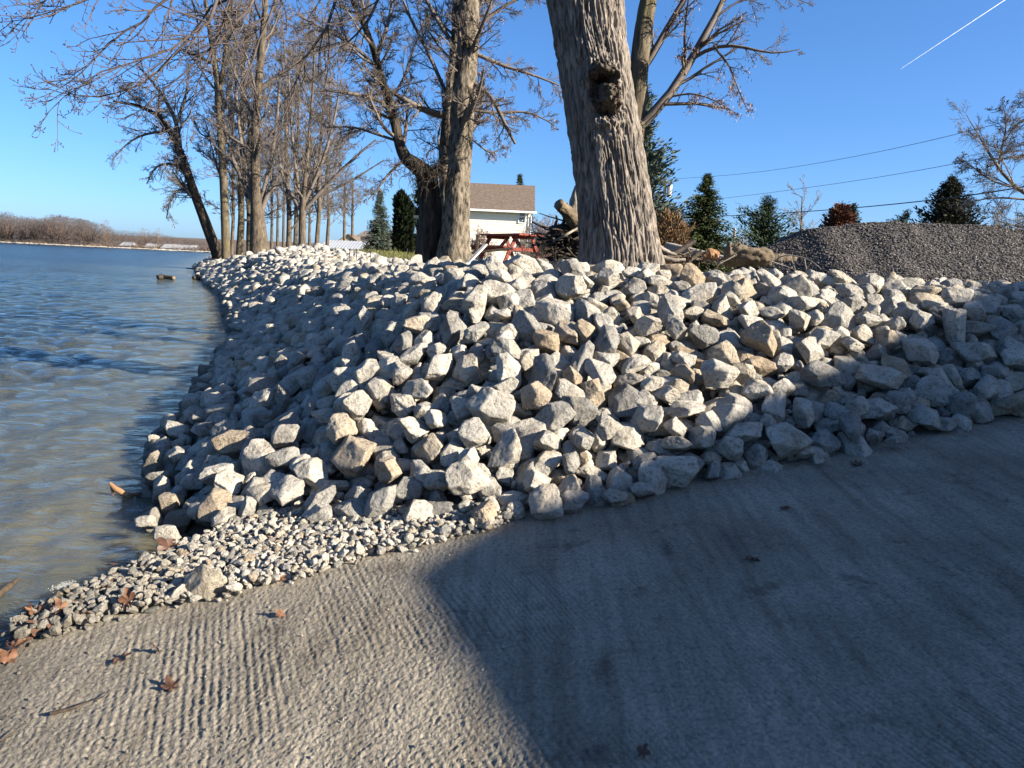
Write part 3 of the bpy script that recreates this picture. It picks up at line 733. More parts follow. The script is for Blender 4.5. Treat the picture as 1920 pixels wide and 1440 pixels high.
def plen(P): return np.linalg.norm(np.diff(P, axis=1), axis=2).sum(1)
def polyset(lst, K):
    A = np.stack([resample(a, K) for a in lst]); return A[:, :, :3], A[:, :, 3]
def roughen(P, Rr, rg, amp): 
    q_ = P.copy(); q_[:, 1:-1] += rg.normal(size=q_[:, 1:-1].shape)*amp; return q_, Rr
def stem_mesh(A, K, n, bark=0.0, flare=0.0, seed=0, bfreq=16):
    """thick trunk with root flare and furrows; A (m,4)"""
    A = resample(A, K); P = A[None, :, :3]; Rr = A[None, :, 3]
    V, F = tubes(P, Rr, n, cap=False)
    V = V.reshape(K, n, 3); C = A[:, None, :3]; rv = V-C
    th = np.arange(n)*2*math.pi/n
    s = np.concatenate([[0], np.cumsum(np.linalg.norm(np.diff(A[:, :3], axis=0), axis=1))])
    if flare:
        e = np.exp(-s/(A[0, 3]*1.5))[:, None]
        rv = rv*(1+flare*e*(.55+.45*np.cos(th*5+seed)+.3*np.cos(th*3+seed*2)))[..., None]
    big = fbm(np.stack([np.cos(th)[None].repeat(K, 0)*1.2+seed, np.sin(th)[None].repeat(K, 0)*1.2, (s[:, None]*.6).repeat(n, 1)], -1).reshape(-1, 3), 3).reshape(K, n)
    rv = rv*(1+.07*big)[..., None]
    if bark:
        R0 = A[:, 3].mean()
        q_ = np.stack([np.cos(th)[None].repeat(K, 0)*R0*bfreq+seed*7, np.sin(th)[None].repeat(K, 0)*R0*bfreq, (s[:, None]*bfreq*.16).repeat(n, 1)], -1).reshape(-1, 3)
        q_ = q_+.45*np.stack([perlin(q_*.6+3), perlin(q_*.6+9), 0*q_[:, 0]], 1)
        r1 = 1-np.abs(perlin(q_))*2.0; r2 = perlin(q_*2.3+5)
        h = (-np.clip(r1, 0, 1)**2*.9+.25*r2).reshape(K, n)
        rv = rv+nrm(rv)*(bark*h)[..., None]
    return (C+rv).reshape(-1, 3), F
def quads(C, Dv, Up, Ln, Wd):
    """flat leaf-sized faces; C start, Dv direction, Up side hint"""
    s_ = nrm(np.cross(Dv, Up)); Ln = np.asarray(Ln)[:, None]; Wd = np.asarray(Wd)[:, None]
    V = np.stack([C, C+Dv*Ln*.45+s_*Wd*.5, C+Dv*Ln, C+Dv*Ln*.45-s_*Wd*.5], 1).reshape(-1, 3)
    F = np.arange(len(C)*4).reshape(-1, 4); return V, F

TREES = 'bare trees along the lake shore'
def bare(name, label, paths, seed, lim=24, limlen=.30, levels=((9, .5), (8, .52), (7, .55)), mat='bark', tw='twig', rmin=.0065, t0=.35, ext=None, flare=.35, group=TREES, extra=(), bark=.012, nseg=14, trop=(0, 0, .07), wander=.16, ang=42, limang=48, K=40, limrr=.36, cat='tree'):
    rg = np.random.default_rng(seed)
    base = paths[0][0][:3].copy(); base[2] = min(gz(base[0], base[1]), base[2])-.05
    paths = [p.copy() for p in paths]
    p0 = paths[0]
    if p0[0, 2] > base[2]+.02: paths[0] = np.concatenate([[[*base, p0[0, 3]]], p0])
    t = thing(name, label, cat, base, group)
    Vs, Fs, o_ = [], [], 0
    for i, p in enumerate(paths):
        V, F = stem_mesh(p, K, nseg, bark, flare if i == 0 else 0, seed+i)
        Vs.append(V); Fs.append(F+o_); o_ += len(V)
    part('trunk', np.concatenate(Vs), np.concatenate(Fs), M[mat], t)
    P, Rr = polyset(paths, 24); L = plen(P)
    sets = []
    S, d, ln, rd = sprout(P, Rr, L, lim, t0, .99, limang, limlen, limrr, rg, .03)
    p1, r1 = grow(S, d, ln, rd, 9, .13, np.array([0, 0, .09]), .3, rg)
    sets.append((p1, r1)); l1 = ln
    if len(extra):
        pe, re = polyset(extra, 9); pe, re = roughen(pe, re, rg, .02*np.median(re))
        sets.append((pe, re)); p1 = np.concatenate([p1, pe]); r1 = np.concatenate([r1, re]); l1 = np.concatenate([l1, plen(pe)*.8])
    sets += crown(p1, r1, l1, levels, rg, trop, rmin, wander, ang=ang)
    V, F = tube_mesh(sets)
    part('crown', V, F, M[tw], t)
    return t, sets

# ---------- the grove along the shore (left)
def up_ext(pts, n=1, lean=None):
    """carry a traced trunk on above the frame, thinning"""
    a, b_ = np.array(pts[-2]), np.array(pts[-1]); d_ = (b_[:2]-a[:2]); d_ = d_/np.linalg.norm(d_)
    for k in range(n):
        q_ = pts[-1]; pts.append((q_[0]+d_[0]*150, q_[1]+d_[1]*150-20, q_[2]*.62, q_[3]))
    return pts
Yl = 60
bare('leaning_tree', 'dark bare tree leaning out over the water at the far left end of the bank',
     [tr([(410, 481, 21, Yl), (388, 425, 19, Yl), (362, 355, 16, Yl), (343, 295, 13, Yl), (322, 250, 11, Yl), (296, 215, 8, Yl), (255, 196, 6, Yl), (212, 190, 3, Yl)])], 41, lim=24, limlen=.22, t0=.28,
     extra=[tr([(338, 285, 9, Yl), (333, 225, 8, Yl), (318, 200, 7, Yl-.5), (285, 150, 5, Yl-1), (255, 120, 3, Yl-1)]), tr([(352, 325, 6, Yl), (320, 303, 5, Yl), (290, 310, 4, Yl), (275, 345, 2, Yl)]),
            tr([(318, 245, 6, Yl), (270, 250, 5, Yl+.5), (240, 265, 3, Yl+.5), (210, 300, 2, Yl+.5)]), tr([(325, 250, 6, Yl), (350, 180, 5, Yl+1), (355, 120, 3, Yl+1)]),
            tr([(372, 385, 5, Yl), (340, 345, 4, Yl-.5), (318, 370, 3, Yl-.5), (312, 410, 2, Yl-.5)])],
     trop=(0, 0, -.03), levels=((11, .6), (8, .52), (5, .55)), mat='bark_shade', rmin=.013, flare=.12)
bare('shore_tree', 'slender bare tree standing right of the leaning tree, forking high up',
     [tr(up_ext([(424, 481, 16, 58), (420, 350, 15, 58), (414, 250, 14, 58), (407, 150, 12, 58), (400, 100, 10, 58), (392, 50, 8, 58)], 2)), tr(up_ext([(410, 185, 9, 58), (420, 120, 8, 58), (428, 40, 6, 58)], 1))], 42, lim=26, t0=.18, limlen=.24,
     extra=[tr([(403, 120, 8, 58), (385, 112, 7, 58), (345, 95, 4, 58)])], mat='bark_moss', rmin=.011, flare=.12)
bare('shore_tree', 'thickest bare tree of the shore grove, its stout base dividing into many limbs',
     [tr(up_ext([(487, 482, 36, 42), (485, 440, 30, 42), (482, 390, 25, 42), (480, 360, 19, 42), (478, 300, 17, 42), (481, 200, 15, 42), (490, 100, 13, 42), (497, 20, 10, 42)], 2))], 43, lim=26, t0=.2, limlen=.24, limang=40, ang=44,
     extra=[tr([(484, 395, 12, 42), (460, 350, 9, 42), (430, 290, 6, 42), (415, 200, 4, 42)]), tr([(488, 400, 11, 42), (510, 340, 9, 42), (545, 310, 7, 42), (590, 285, 4, 42)]),
            tr([(483, 170, 10, 42), (520, 145, 8, 42), (552, 120, 7, 42), (600, 90, 5, 42), (640, 80, 3, 42)]), tr([(484, 392, 10, 42), (505, 320, 8, 42), (520, 230, 6, 42), (525, 130, 4, 42)]),
            tr([(481, 388, 9, 42), (458, 310, 8, 42), (446, 230, 6, 42), (440, 120, 4, 42)])], flare=.15, rmin=.009)
gspec = [('bare tree with a mossy yellowish trunk, directly left of the thickest shore tree', 467, 481, 11, 62, 462, 'bark_moss'),
         ('pale straight bare tree between the slender forked tree and the mossy trunk', 449, 480, 14, 60, 455, 'bark_moss'),
         ('thin bare tree just behind the slender forked shore tree', 434, 480, 7, 66, 440, 'bark'),
         ('straight bare tree right of the thickest tree, left one of a close pair', 541, 480, 11, 60, 540, 'bark'),
         ('thin bare tree right of the thickest tree, right one of a close pair', 553, 480, 9, 66, 556, 'bark'),
         ('slightly slanting bare tree in front of the white metal roof', 592, 480, 9, 56, 606, 'bark'),
         ('small dark bare tree leaning over the white metal roof', 612, 478, 7, 72, 622, 'bark')]
for i, (lab, px, py, w_, Y_, tx, mt) in enumerate(gspec):
    bare('shore_tree', lab, [tr([(px, py, w_, Y_), ((px*2+tx)/3+2, 400, w_*.85, Y_), ((px*2+tx)/3-3+(i%3)*2, 320, w_*.75, Y_), ((px+tx*2)/3+5-(i%4)*3, 240, w_*.6, Y_), (tx-6+(i*5)%13, 130, w_*.42, Y_), (tx+10-(i*7)%22, 10+(i*37)%90, w_*.15, Y_)])], 50+i, lim=26, limlen=.30, t0=.16,
         levels=((9, .5), (7, .52), (7, .55)), rmin=.014, mat=mt, flare=.12)
bare('shore_tree', 'bare tree whose smooth trunk spreads into a wide vase of limbs, left of the lawn',
     [tr([(566, 481, 16, 38), (567, 440, 14, 38), (567, 395, 13, 38), (572, 340, 8, 38), (580, 250, 6, 38), (588, 150, 4, 38), (590, 60, 2.5, 38)])], 61, lim=18, t0=.25, limlen=.32,
     extra=[tr([(567, 400, 9, 38), (590, 370, 8, 38), (630, 330, 7, 38), (670, 290, 5, 38), (705, 262, 3, 38)]), tr([(567, 400, 8, 38), (550, 370, 7, 38), (530, 340, 5, 38), (520, 270, 3, 38)]),
            tr([(568, 385, 8, 38), (600, 320, 7, 38), (625, 240, 5, 38), (640, 150, 3, 38)]), tr([(567, 390, 7, 38), (552, 310, 6, 38), (545, 220, 5, 38), (540, 120, 3, 38)]), tr([(590, 370, 6, 38), (640, 350, 5, 38), (690, 320, 3, 38), (720, 300, 2, 38)])], levels=((9, .5), (7, .5), (5, .55)), rmin=.009, flare=.12)
for i, (px, Y_) in enumerate(((509, 75), (520, 82), (531, 98), (580, 88), (645, 110), (660, 120))):
    bare('shore_tree', ['small distant bare tree seen through the gap right of the thickest shore trunk', 'small distant bare tree behind the buildings left of the spruce'][i > 3], [tr([(px, 479, 6, Y_), (px+1, 400, 5, Y_), (px+2, 330, 3, Y_), (px+3, 270 if i < 4 else 380, 1.5, Y_)])], 80+i, lim=22, limlen=.3, levels=((8, .55), (6, .55)), rmin=.016, K=16, nseg=8,
         group='distant bare trees in the grove' if i < 4 else 'distant bare trees behind the buildings')

# ---------- twin trunk and broken tree
Yt = 13.5
twin, tset = bare('twin_trunk_tree', 'tall tree with two close patchy trunks, left of the white house',
     [tr([(850, 497, 66, Yt), (853, 450, 56, Yt), (856, 400, 50, Yt), (862, 300, 45, Yt), (868, 200, 46, Yt), (876, 100, 41, Yt), (880, 0, 38, Yt), (885, -200, 30, Yt), (892, -420, 18, Yt), (895, -600, 8, Yt)]),
      tr([(838, 490, 34, Yt+.9), (838, 400, 26, Yt+.9), (834, 300, 25, Yt+.9), (842, 200, 23, Yt+.9), (853, 100, 21, Yt+.9), (858, 0, 18, Yt+.9), (850, -200, 12, Yt+.9), (840, -400, 6, Yt+.9)])], 91, lim=26, limlen=.17, t0=.2, mat='bark_patchy', tw='twig', rmin=.0038, nseg=40, K=160, bark=.03, limrr=.28,
     extra=[tr([(832, 216, 15, Yt+.5), (812, 213, 14, Yt+.4), (785, 200, 12, Yt), (755, 186, 9, Yt), (720, 160, 7, Yt), (690, 150, 4, Yt)]), tr([(884, 155, 9, Yt), (920, 175, 9, Yt-.3), (945, 228, 8, Yt-.6), (966, 270, 5, Yt-.6)]),
            tr([(890, 100, 9, Yt), (945, 125, 7, Yt), (1000, 140, 5, Yt), (1048, 160, 3, Yt)]), tr([(880, 205, 7, Yt), (930, 215, 6, Yt), (990, 205, 4, Yt), (1040, 235, 2, Yt)]),
            tr([(848, 80, 9, Yt), (815, 30, 8, Yt), (780, -40, 6, Yt)]), tr([(838, 180, 8, Yt+.9), (800, 90, 7, Yt+1), (760, 20, 5, Yt+1), (735, -60, 3, Yt+1)]),
            tr([(885, 60, 8, Yt), (930, 20, 7, Yt), (985, -10, 5, Yt), (1030, -20, 3, Yt)]), tr([(886, 262, 4, Yt), (920, 290, 3, Yt), (945, 275, 2, Yt)])], levels=((11, .55), (8, .55), (7, .6)), trop=(0, 0, -.01), wander=.12, group=None)
broke, bset = bare('broken_tree', 'dark leaning tree with a broken stub and one crooked limb, beside the twin trunks',
     [tr([(806, 490, 52, Yt+.2), (806, 440, 46, Yt+.2), (808, 400, 44, Yt+.2), (804, 355, 42, Yt+.2), (800, 328, 38, Yt+.1), (783, 312, 29, Yt), (760, 297, 24, Yt), (748, 270, 20, Yt), (742, 232, 19, Yt), (728, 185, 17, Yt), (712, 135, 15, Yt), (702, 95, 13, Yt), (684, 50, 11, Yt), (662, 5, 9, Yt), (630, -80, 6, Yt), (600, -160, 3, Yt)]),
      tr([(803, 340, 36, Yt+.2), (812, 325, 26, Yt+.2), (822, 312, 12, Yt+.2)])], 92, lim=24, limlen=.18, t0=.38, mat='bark_shade', rmin=.0038, nseg=32, K=110, bark=.018, limrr=.4,
     extra=[tr([(745, 245, 9, Yt), (738, 208, 8, Yt), (700, 175, 8, Yt-.2), (660, 180, 7, Yt-.4), (620, 165, 5, Yt-.5), (590, 170, 3, Yt-.5)]), tr([(760, 300, 6, Yt), (735, 318, 6, Yt-.2), (715, 345, 4, Yt-.3), (690, 375, 2, Yt-.3)]),
            tr([(715, 140, 8, Yt), (675, 90, 7, Yt), (620, 60, 5, Yt), (560, 30, 3, Yt)]), tr([(730, 190, 7, Yt), (760, 150, 6, Yt), (775, 90, 4, Yt), (800, 30, 2.5, Yt)]), tr([(706, 110, 7, Yt), (725, 60, 6, Yt), (735, 0, 4, Yt)]),
            tr([(748, 265, 6, Yt), (700, 250, 5, Yt), (660, 235, 4, Yt), (610, 240, 2, Yt)])], levels=((11, .55), (8, .55), (7, .6)), trop=(0, 0, 0), wander=.12, group=None)
# tangle of vine stems on the broken stub
rg = np.random.default_rng(5); C0 = at(800, 318, Yt-.25)
S = C0+rg.normal(size=(150, 3))*[.22, .12, .12]; dd = nrm(rg.normal(size=(150, 3))*[1, .6, .8])
p_, r_ = grow(S, dd, rg.uniform(.15, .5, 150), np.full(150, .006), 6, .45, np.array([0, 0, -.12]), .6, rg)
V, F = tube_mesh([(p_, r_)]); part('vine_tangle', V, F, M['wood_dark'], broke)

# ---------- tree behind the maple
Yb = 10.8
back, kset = bare('back_tree', 'grey tree rising behind the big maple, its crooked limb reaching right',
     [tr([(1172, 488, 44, Yb), (1178, 400, 42, Yb), (1184, 300, 42, Yb), (1190, 230, 40, Yb), (1196, 150, 38, Yb), (1206, 60, 36, Yb), (1216, 0, 34, Yb), (1235, -150, 28, Yb), (1260, -350, 18, Yb), (1280, -520, 8, Yb)])], 93, lim=6, limlen=.15, t0=.5, mat='bark_moss', rmin=.0032, nseg=32, K=120, bark=.014, limrr=.3,
     extra=[tr([(1186, 245, 24, Yb), (1215, 222, 23, Yb-.1), (1248, 198, 21, Yb-.2), (1272, 160, 19, Yb-.2), (1292, 120, 18, Yb-.2), (1315, 75, 16, Yb-.2), (1340, 35, 14, Yb-.2), (1362, 0, 12, Yb-.2), (1385, -60, 8, Yb-.2), (1400, -120, 4, Yb-.2)]),
            tr([(1205, 130, 16, Yb), (1225, 105, 16, Yb), (1243, 65, 15, Yb), (1268, 25, 13, Yb), (1290, -10, 11, Yb), (1320, -80, 7, Yb)]),
            tr([(1300, 108, 9, Yb-.2), (1325, 88, 8, Yb-.2), (1358, 82, 8, Yb-.3), (1395, 84, 6, Yb-.4), (1430, 102, 5, Yb-.5), (1478, 100, 3, Yb-.5), (1500, 92, 1.5, Yb-.5)]),
            tr([(1338, 84, 6, Yb-.3), (1350, 108, 5, Yb-.3), (1372, 116, 4.5, Yb-.3), (1374, 150, 3.5, Yb-.3), (1392, 180, 2.5, Yb-.3), (1402, 210, 1.5, Yb-.3)]),
            tr([(1285, 140, 6, Yb-.2), (1278, 105, 5, Yb-.3), (1295, 85, 3, Yb-.3)]), tr([(1262, 180, 5, Yb-.2), (1300, 172, 4, Yb-.3), (1345, 190, 2.5, Yb-.4), (1380, 212, 1.5, Yb-.5)]),
            tr([(1345, 30, 5, Yb-.2), (1390, -5, 4, Yb-.2), (1450, -20, 3, Yb-.2), (1520, 8, 1.5, Yb-.2)])], levels=((10, .42), (8, .5), (4, .55)), trop=(0, 0, -.02), wander=.13, group=None)
# dry seed clusters hanging from twigs on twin and back trees
def seeds(parent, sets, box, n, seed):
    rg = np.random.default_rng(seed); P = sets[-1][0].reshape(-1, 3); w_ = (P-np.array([0, 0, EYE]))@_F
    px = 960+FPX*((P-np.array([0, 0, EYE]))@_R)/w_; py = 720-FPX*((P-np.array([0, 0, EYE]))@_U)/w_
    k = np.where((px > box[0]) & (px < box[2]) & (py > box[1]) & (py < box[3]))[0]
    if not len(k): return
    k = rg.choice(k, n); C = P[k]+rg.normal(size=(n, 3))*.03
    d_ = nrm(np.array([0, 0, -1.])+rg.normal(size=(n, 3))*.55); V, F = quads(C, d_, nrm(rg.normal(size=(n, 3))), rg.uniform(.025, .05, n), rg.uniform(.009, .017, n))
    o_ = part('seed_cluster', V, F, M['seed'], parent, False); o_['kind'] = 'stuff'
seeds(back, kset, (1180, 0, 1420, 260), 900, 3)
seeds(twin, tset, (880, -100, 1060, 320), 1100, 4)

# ---------- the big maple in front
Ym = 8.15
t0_ = tr([(1162, 508, 166, Ym), (1161, 470, 152, Ym), (1154, 400, 146, Ym), (1147, 340, 141, Ym), (1137, 270, 138, Ym), (1126, 200, 136, Ym), (1115, 130, 135, Ym), (1104, 60, 138, Ym), (1098, 0, 144, Ym), (1090, -90, 158, Ym), (1085, -170, 170, Ym)])
base = np.array([t0_[0, 0], t0_[0, 1], gz(t0_[0, 0], t0_[0, 1])-.05])
maple = thing('maple_tree', 'huge furrowed maple trunk with a hollow burl, standing on the rocks', 'tree', base)
A = np.concatenate([[[base[0]+.02, base[1], base[2]-.1, t0_[0, 3]*1.05]], t0_])
K, n = 760, 420
A = resample(A, K); s = np.concatenate([[0], np.cumsum(np.linalg.norm(np.diff(A[:, :3], axis=0), axis=1))])
th = np.arange(n)*2*math.pi/n
TH, SS = np.meshgrid(th, s); R_ = A[:, 3][:, None]*np.ones_like(TH)
# angle measured so that th=-pi/2 faces the camera
dirx, diry = np.cos(TH), np.sin(TH)
fl = np.exp(-SS/.30)
R_ = R_*(1+.20*fl*(.45+.6*np.cos(3*TH+.4)+.35*np.cos(5*TH+2)))
R_ = R_*(1+.045*fbm(np.stack([dirx.ravel()*1.3, diry.ravel()*1.3, SS.ravel()*.5], 1), 3).reshape(R_.shape))
Rm = .43
q3 = np.stack([dirx.ravel()*Rm*16, diry.ravel()*Rm*16, SS.ravel()*1.3], 1)
q3 = q3+.5*np.stack([perlin(q3*[.5, .5, 1.6]+3), perlin(q3*[.5, .5, 1.6]+9), 0*q3[:, 0]], 1)
rid = np.exp(-(perlin(q3)/.11)**2)
rid2 = np.exp(-(perlin(q3*[1.9, 1.9, 2.6]+40)/.16)**2)
fine = fbm(q3*[3.5, 3.5, 6]+11, 3)
hb = (-.032*rid-.018*rid2+.010*fine+.012*perlin(q3*[.6, .6, 4]+70)).reshape(R_.shape)
# burl: gnarled swelling with an overhanging lip, a dark hollow under it and a knob below
Sb = np.interp(at(1112, 180, Ym)[2], A[:, 2], s); Rb = .45
cw = np.stack([(dirx*3).ravel(), (diry*3).ravel(), (SS*5).ravel()], 1); wob_ = perlin(cw*1.4).reshape(R_.shape); w2_ = perlin(cw*3.1+8).reshape(R_.shape); w3_ = fbm(cw*5+3, 3).reshape(R_.shape)
def on_tr(dth, ds): return (((TH-(-math.pi/2+dth)+math.pi) % (2*math.pi))-math.pi)*Rb+.03*wob_, SS-(Sb+ds)+.03*w2_
bx, by = on_tr(.0, -.02); e_ = np.exp(-((bx/.19)**2+(by/.34)**2)); hb = hb*(1-.85*e_)+.055*e_
bx, by = on_tr(.04, .165); hb += .12*np.exp(-((bx/.15)**2+((by+1.6*bx*bx)/.055)**2))                 # lip
bx, by = on_tr(.10, .10); hb += .07*np.exp(-(((bx-.10)/.05)**2+(by/.12)**2))                          # right cheek
bx, by = on_tr(.02, .075); hb -= .24*np.exp(-((bx/.085)**2+(by/.048)**2)**1.5)                         # hollow
bx, by = on_tr(.06, -.09); dist_ = np.hypot(bx/.125, by/.105); hb += .155*np.exp(-dist_**4)+.022*np.sin(dist_*12+4*w2_)*np.exp(-dist_**2*.5)   # knob
bx, by = on_tr(-.20, -.06); hb -= .11*np.exp(-((bx/.06)**2+(by/.15)**2))
bx, by = on_tr(-.06, -.25); hb -= .10*np.exp(-((bx/.12)**2+(by/.05)**2))
bx, by = on_tr(-.05, -.33); hb += .05*np.exp(-((bx/.15)**2+(by/.05)**2))
hb += .35*np.clip(hb, 0, 1)*e_+(.040*w3_+.02*w2_)*np.minimum(e_*1.6, 1)
Rr_ = R_+hb
V = np.stack([A[:, 0][:, None]+Rr_*dirx, A[:, 1][:, None]+Rr_*diry, A[:, 2][:, None]+0*TH+.0*dirx], -1).reshape(-1, 3)
ii = np.arange(K*n).reshape(K, n); F = np.stack([ii[:-1], np.roll(ii[:-1], -1, 1), np.roll(ii[1:], -1, 1), ii[1:]], -1).reshape(-1, 4)
bm_ = (e_.ravel() > .50)[F].any(1)
for nm, mk_, mt_ in (('trunk', ~bm_, 'bark_maple'), ('burl', bm_, 'burl')):
    us_ = np.unique(F[mk_]); rm_ = np.full(len(V), -1); rm_[us_] = np.arange(len(us_)); part(nm, V[us_], rm_[F[mk_]], M[mt_], maple)
# limbs above the frame, and the long branches that hang back into it
topP = A[-1]
rg = np.random.default_rng(77)
def mtr(pts): return tr([(a, b_, c, d_) for a, b_, c, d_ in pts])
limbs = [np.concatenate([[[*topP[:3], .40]], tr([(1040, -420, 110, 8.0), (900, -650, 80, 7.8), (700, -640, 62, 7.5), (520, -420, 40, 7.2), (420, -200, 24, 7.0)])]),
         np.concatenate([[[*topP[:3], .42]], tr([(1120, -480, 120, 8.2), (1180, -900, 80, 8.6), (1200, -1300, 40, 9)])]),
         np.concatenate([[[*topP[:3], .36]], tr([(1000, -330, 80, 8.0), (800, -420, 55, 8.2), (620, -300, 36, 8.4), (540, -150, 22, 8.4)])]),
         np.concatenate([[[*topP[:3], .36]], tr([(1200, -400, 80, 8.0), (1420, -640, 55, 7.6), (1650, -700, 30, 7.2)])])]
sets = []
pl, rl = polyset(limbs, 16); sets.append((pl, rl))
hang = [[(420, -200, 22, 7.0), (418, -60, 16, 7), (425, 0, 12, 7), (385, 55, 9, 7), (330, 85, 7, 6.9), (260, 112, 6, 6.8), (180, 140, 4.5, 6.8), (120, 165, 3, 6.8), (85, 216, 2, 6.8)],
        [(420, -200, 18, 7.0), (330, -90, 12, 6.8), (230, -30, 9, 6.7), (150, 8, 6, 6.6), (90, 25, 4, 6.6), (40, 40, 2.5, 6.6), (0, 42, 2, 6.6)],
        [(420, -180, 14, 7.0), (360, -40, 10, 7), (290, 20, 8, 7), (230, 60, 6, 7), (190, 105, 4, 7), (140, 150, 3, 7), (95, 175, 2, 7)],
        [(425, 0, 9, 7), (370, 40, 8, 7.2), (310, 130, 6, 7.2), (250, 170, 5, 7.2), (175, 185, 4, 7.2), (125, 185, 3, 7.2), (85, 165, 2, 7.2)],
        [(540, -150, 18, 8.4), (500, -40, 12, 8.2), (455, 30, 9, 8), (400, 90, 7, 8), (340, 140, 5.5, 8), (290, 200, 4, 8), (230, 225, 2.5, 8)],
        [(540, -150, 14, 8.4), (470, -80, 10, 8.2), (430, -10, 8, 8), (415, 60, 6, 8), (380, 130, 4.5, 8), (360, 180, 3, 8), (350, 260, 2, 8)],
        [(520, -420, 20, 7.2), (380, -240, 14, 7), (240, -120, 10, 6.8), (110, -40, 7, 6.6), (60, 20, 4, 6.6), (45, 60, 2, 6.6)],
        [(600, -260, 18, 8.4), (640, -100, 13, 8.6), (640, 0, 10, 8.8), (600, 60, 8, 8.8), (560, 130, 6, 8.8), (540, 190, 4, 8.8), (525, 260, 2.5, 8.8)],
        [(620, -300, 16, 8.4), (560, -120, 12, 8.2), (520, -20, 9, 8.2), (500, 60, 7, 8.2), (470, 110, 5, 8.2), (440, 180, 3, 8.2)],
        [(800, -420, 20, 8.2), (760, -200, 14, 8.4), (740, -60, 10, 8.6), (700, 30, 8, 8.6), (650, 90, 5, 8.6), (610, 120, 3, 8.6)]]
ph_, rh_ = polyset([tr(h) for h in hang], 14); rh_ = rh_*.62
ph_, rh_ = roughen(ph_, rh_, rg, .012); sets.append((ph_, rh_))
lh = plen(ph_)
S, d_, ln, rd = sprout(ph_, rh_, lh, 15, .3, .99, 34, .30, .6, rg, .0042, jitter=.4)
ln = np.clip(ln, .3, 1.2); p1, r1 = grow(S, d_, ln, np.minimum(rd, .008), 7, .11, np.array([-.03, 0, .02]), .5, rg); sets.append((p1, r1))
S, d_, l2, rd = sprout(p1, r1, ln, 4, .15, .98, 38, .55, .6, rg, .0032, jitter=.4)
p2, r2 = grow(S, d_, l2, rd, 6, .13, np.array([0, 0, .09]), .6, rg); sets.append((p2, r2))
S, d_, l3, rd = sprout(p2, r2, l2, 2, .3, .98, 42, .4, .7, rg, .0028, jitter=.3)
p4, r4 = grow(S, d_, np.clip(l3, .05, .4), rd, 5, .2, np.array([0, 0, .16]), .8, rg)
r4[:, -1] = .005; r4[:, -2] = .0042                       # swollen winter buds
sets.append((p4, r4))
V, F = tube_mesh(sets, 4); part('crown', V, F, M['twig_near'], maple)

# ---------- bare tree hanging in from the right edge
Yr = 27
bare('drooping_tree', 'bare tree with fine drooping branches at the right edge of the photo',
     [tr([(2090, 500, 50, Yr), (2072, 380, 40, Yr), (2055, 280, 26, Yr), (2045, 215, 14, Yr), (2040, 165, 5, Yr)])], 95, lim=18, limlen=.26, t0=.3, tw='twig', limrr=.25, rmin=.0065, trop=(-.01, 0, .0), wander=.17, group=None,
     extra=[tr([(2062, 380, 13.2, Yr), (1990, 395, 10.2, Yr), (1930, 375, 8.4, Yr), (1895, 350, 7.2, Yr), (1865, 315, 5.4, Yr), (1850, 275, 3.6, Yr), (1825, 235, 2.4, Yr), (1812, 215, 1.2, Yr)]),
            tr([(1895, 350, 4.2, Yr), (1860, 340, 3.6, Yr), (1830, 318, 2.4, Yr), (1800, 295, 1.2, Yr)]), tr([(1930, 375, 4.2, Yr), (1885, 370, 3.6, Yr), (1840, 372, 3.0, Yr), (1800, 385, 1.2, Yr)]),
            tr([(1870, 320, 4.2, Yr), (1880, 270, 3.6, Yr), (1890, 230, 2.4, Yr), (1880, 195, 1.2, Yr)]), tr([(2040, 250, 10.8, Yr), (1985, 210, 8.4, Yr), (1940, 205, 5.4, Yr), (1905, 230, 3.6, Yr), (1880, 270, 1.8, Yr)]),
            tr([(2050, 300, 9.6, Yr), (1990, 280, 7.2, Yr), (1935, 285, 4.8, Yr), (1890, 300, 3.0, Yr), (1850, 300, 1.2, Yr)]), tr([(2062, 400, 8.4, Yr), (1990, 420, 6.6, Yr), (1940, 430, 4.8, Yr), (1895, 425, 3.0, Yr), (1860, 410, 1.2, Yr)]), tr([(2040, 240, 8.4, Yr), (1990, 180, 6.0, Yr), (1955, 165, 3.6, Yr), (1920, 180, 1.8, Yr)])],
     levels=((14, .5), (10, .55), (8, .6)), limang=55)

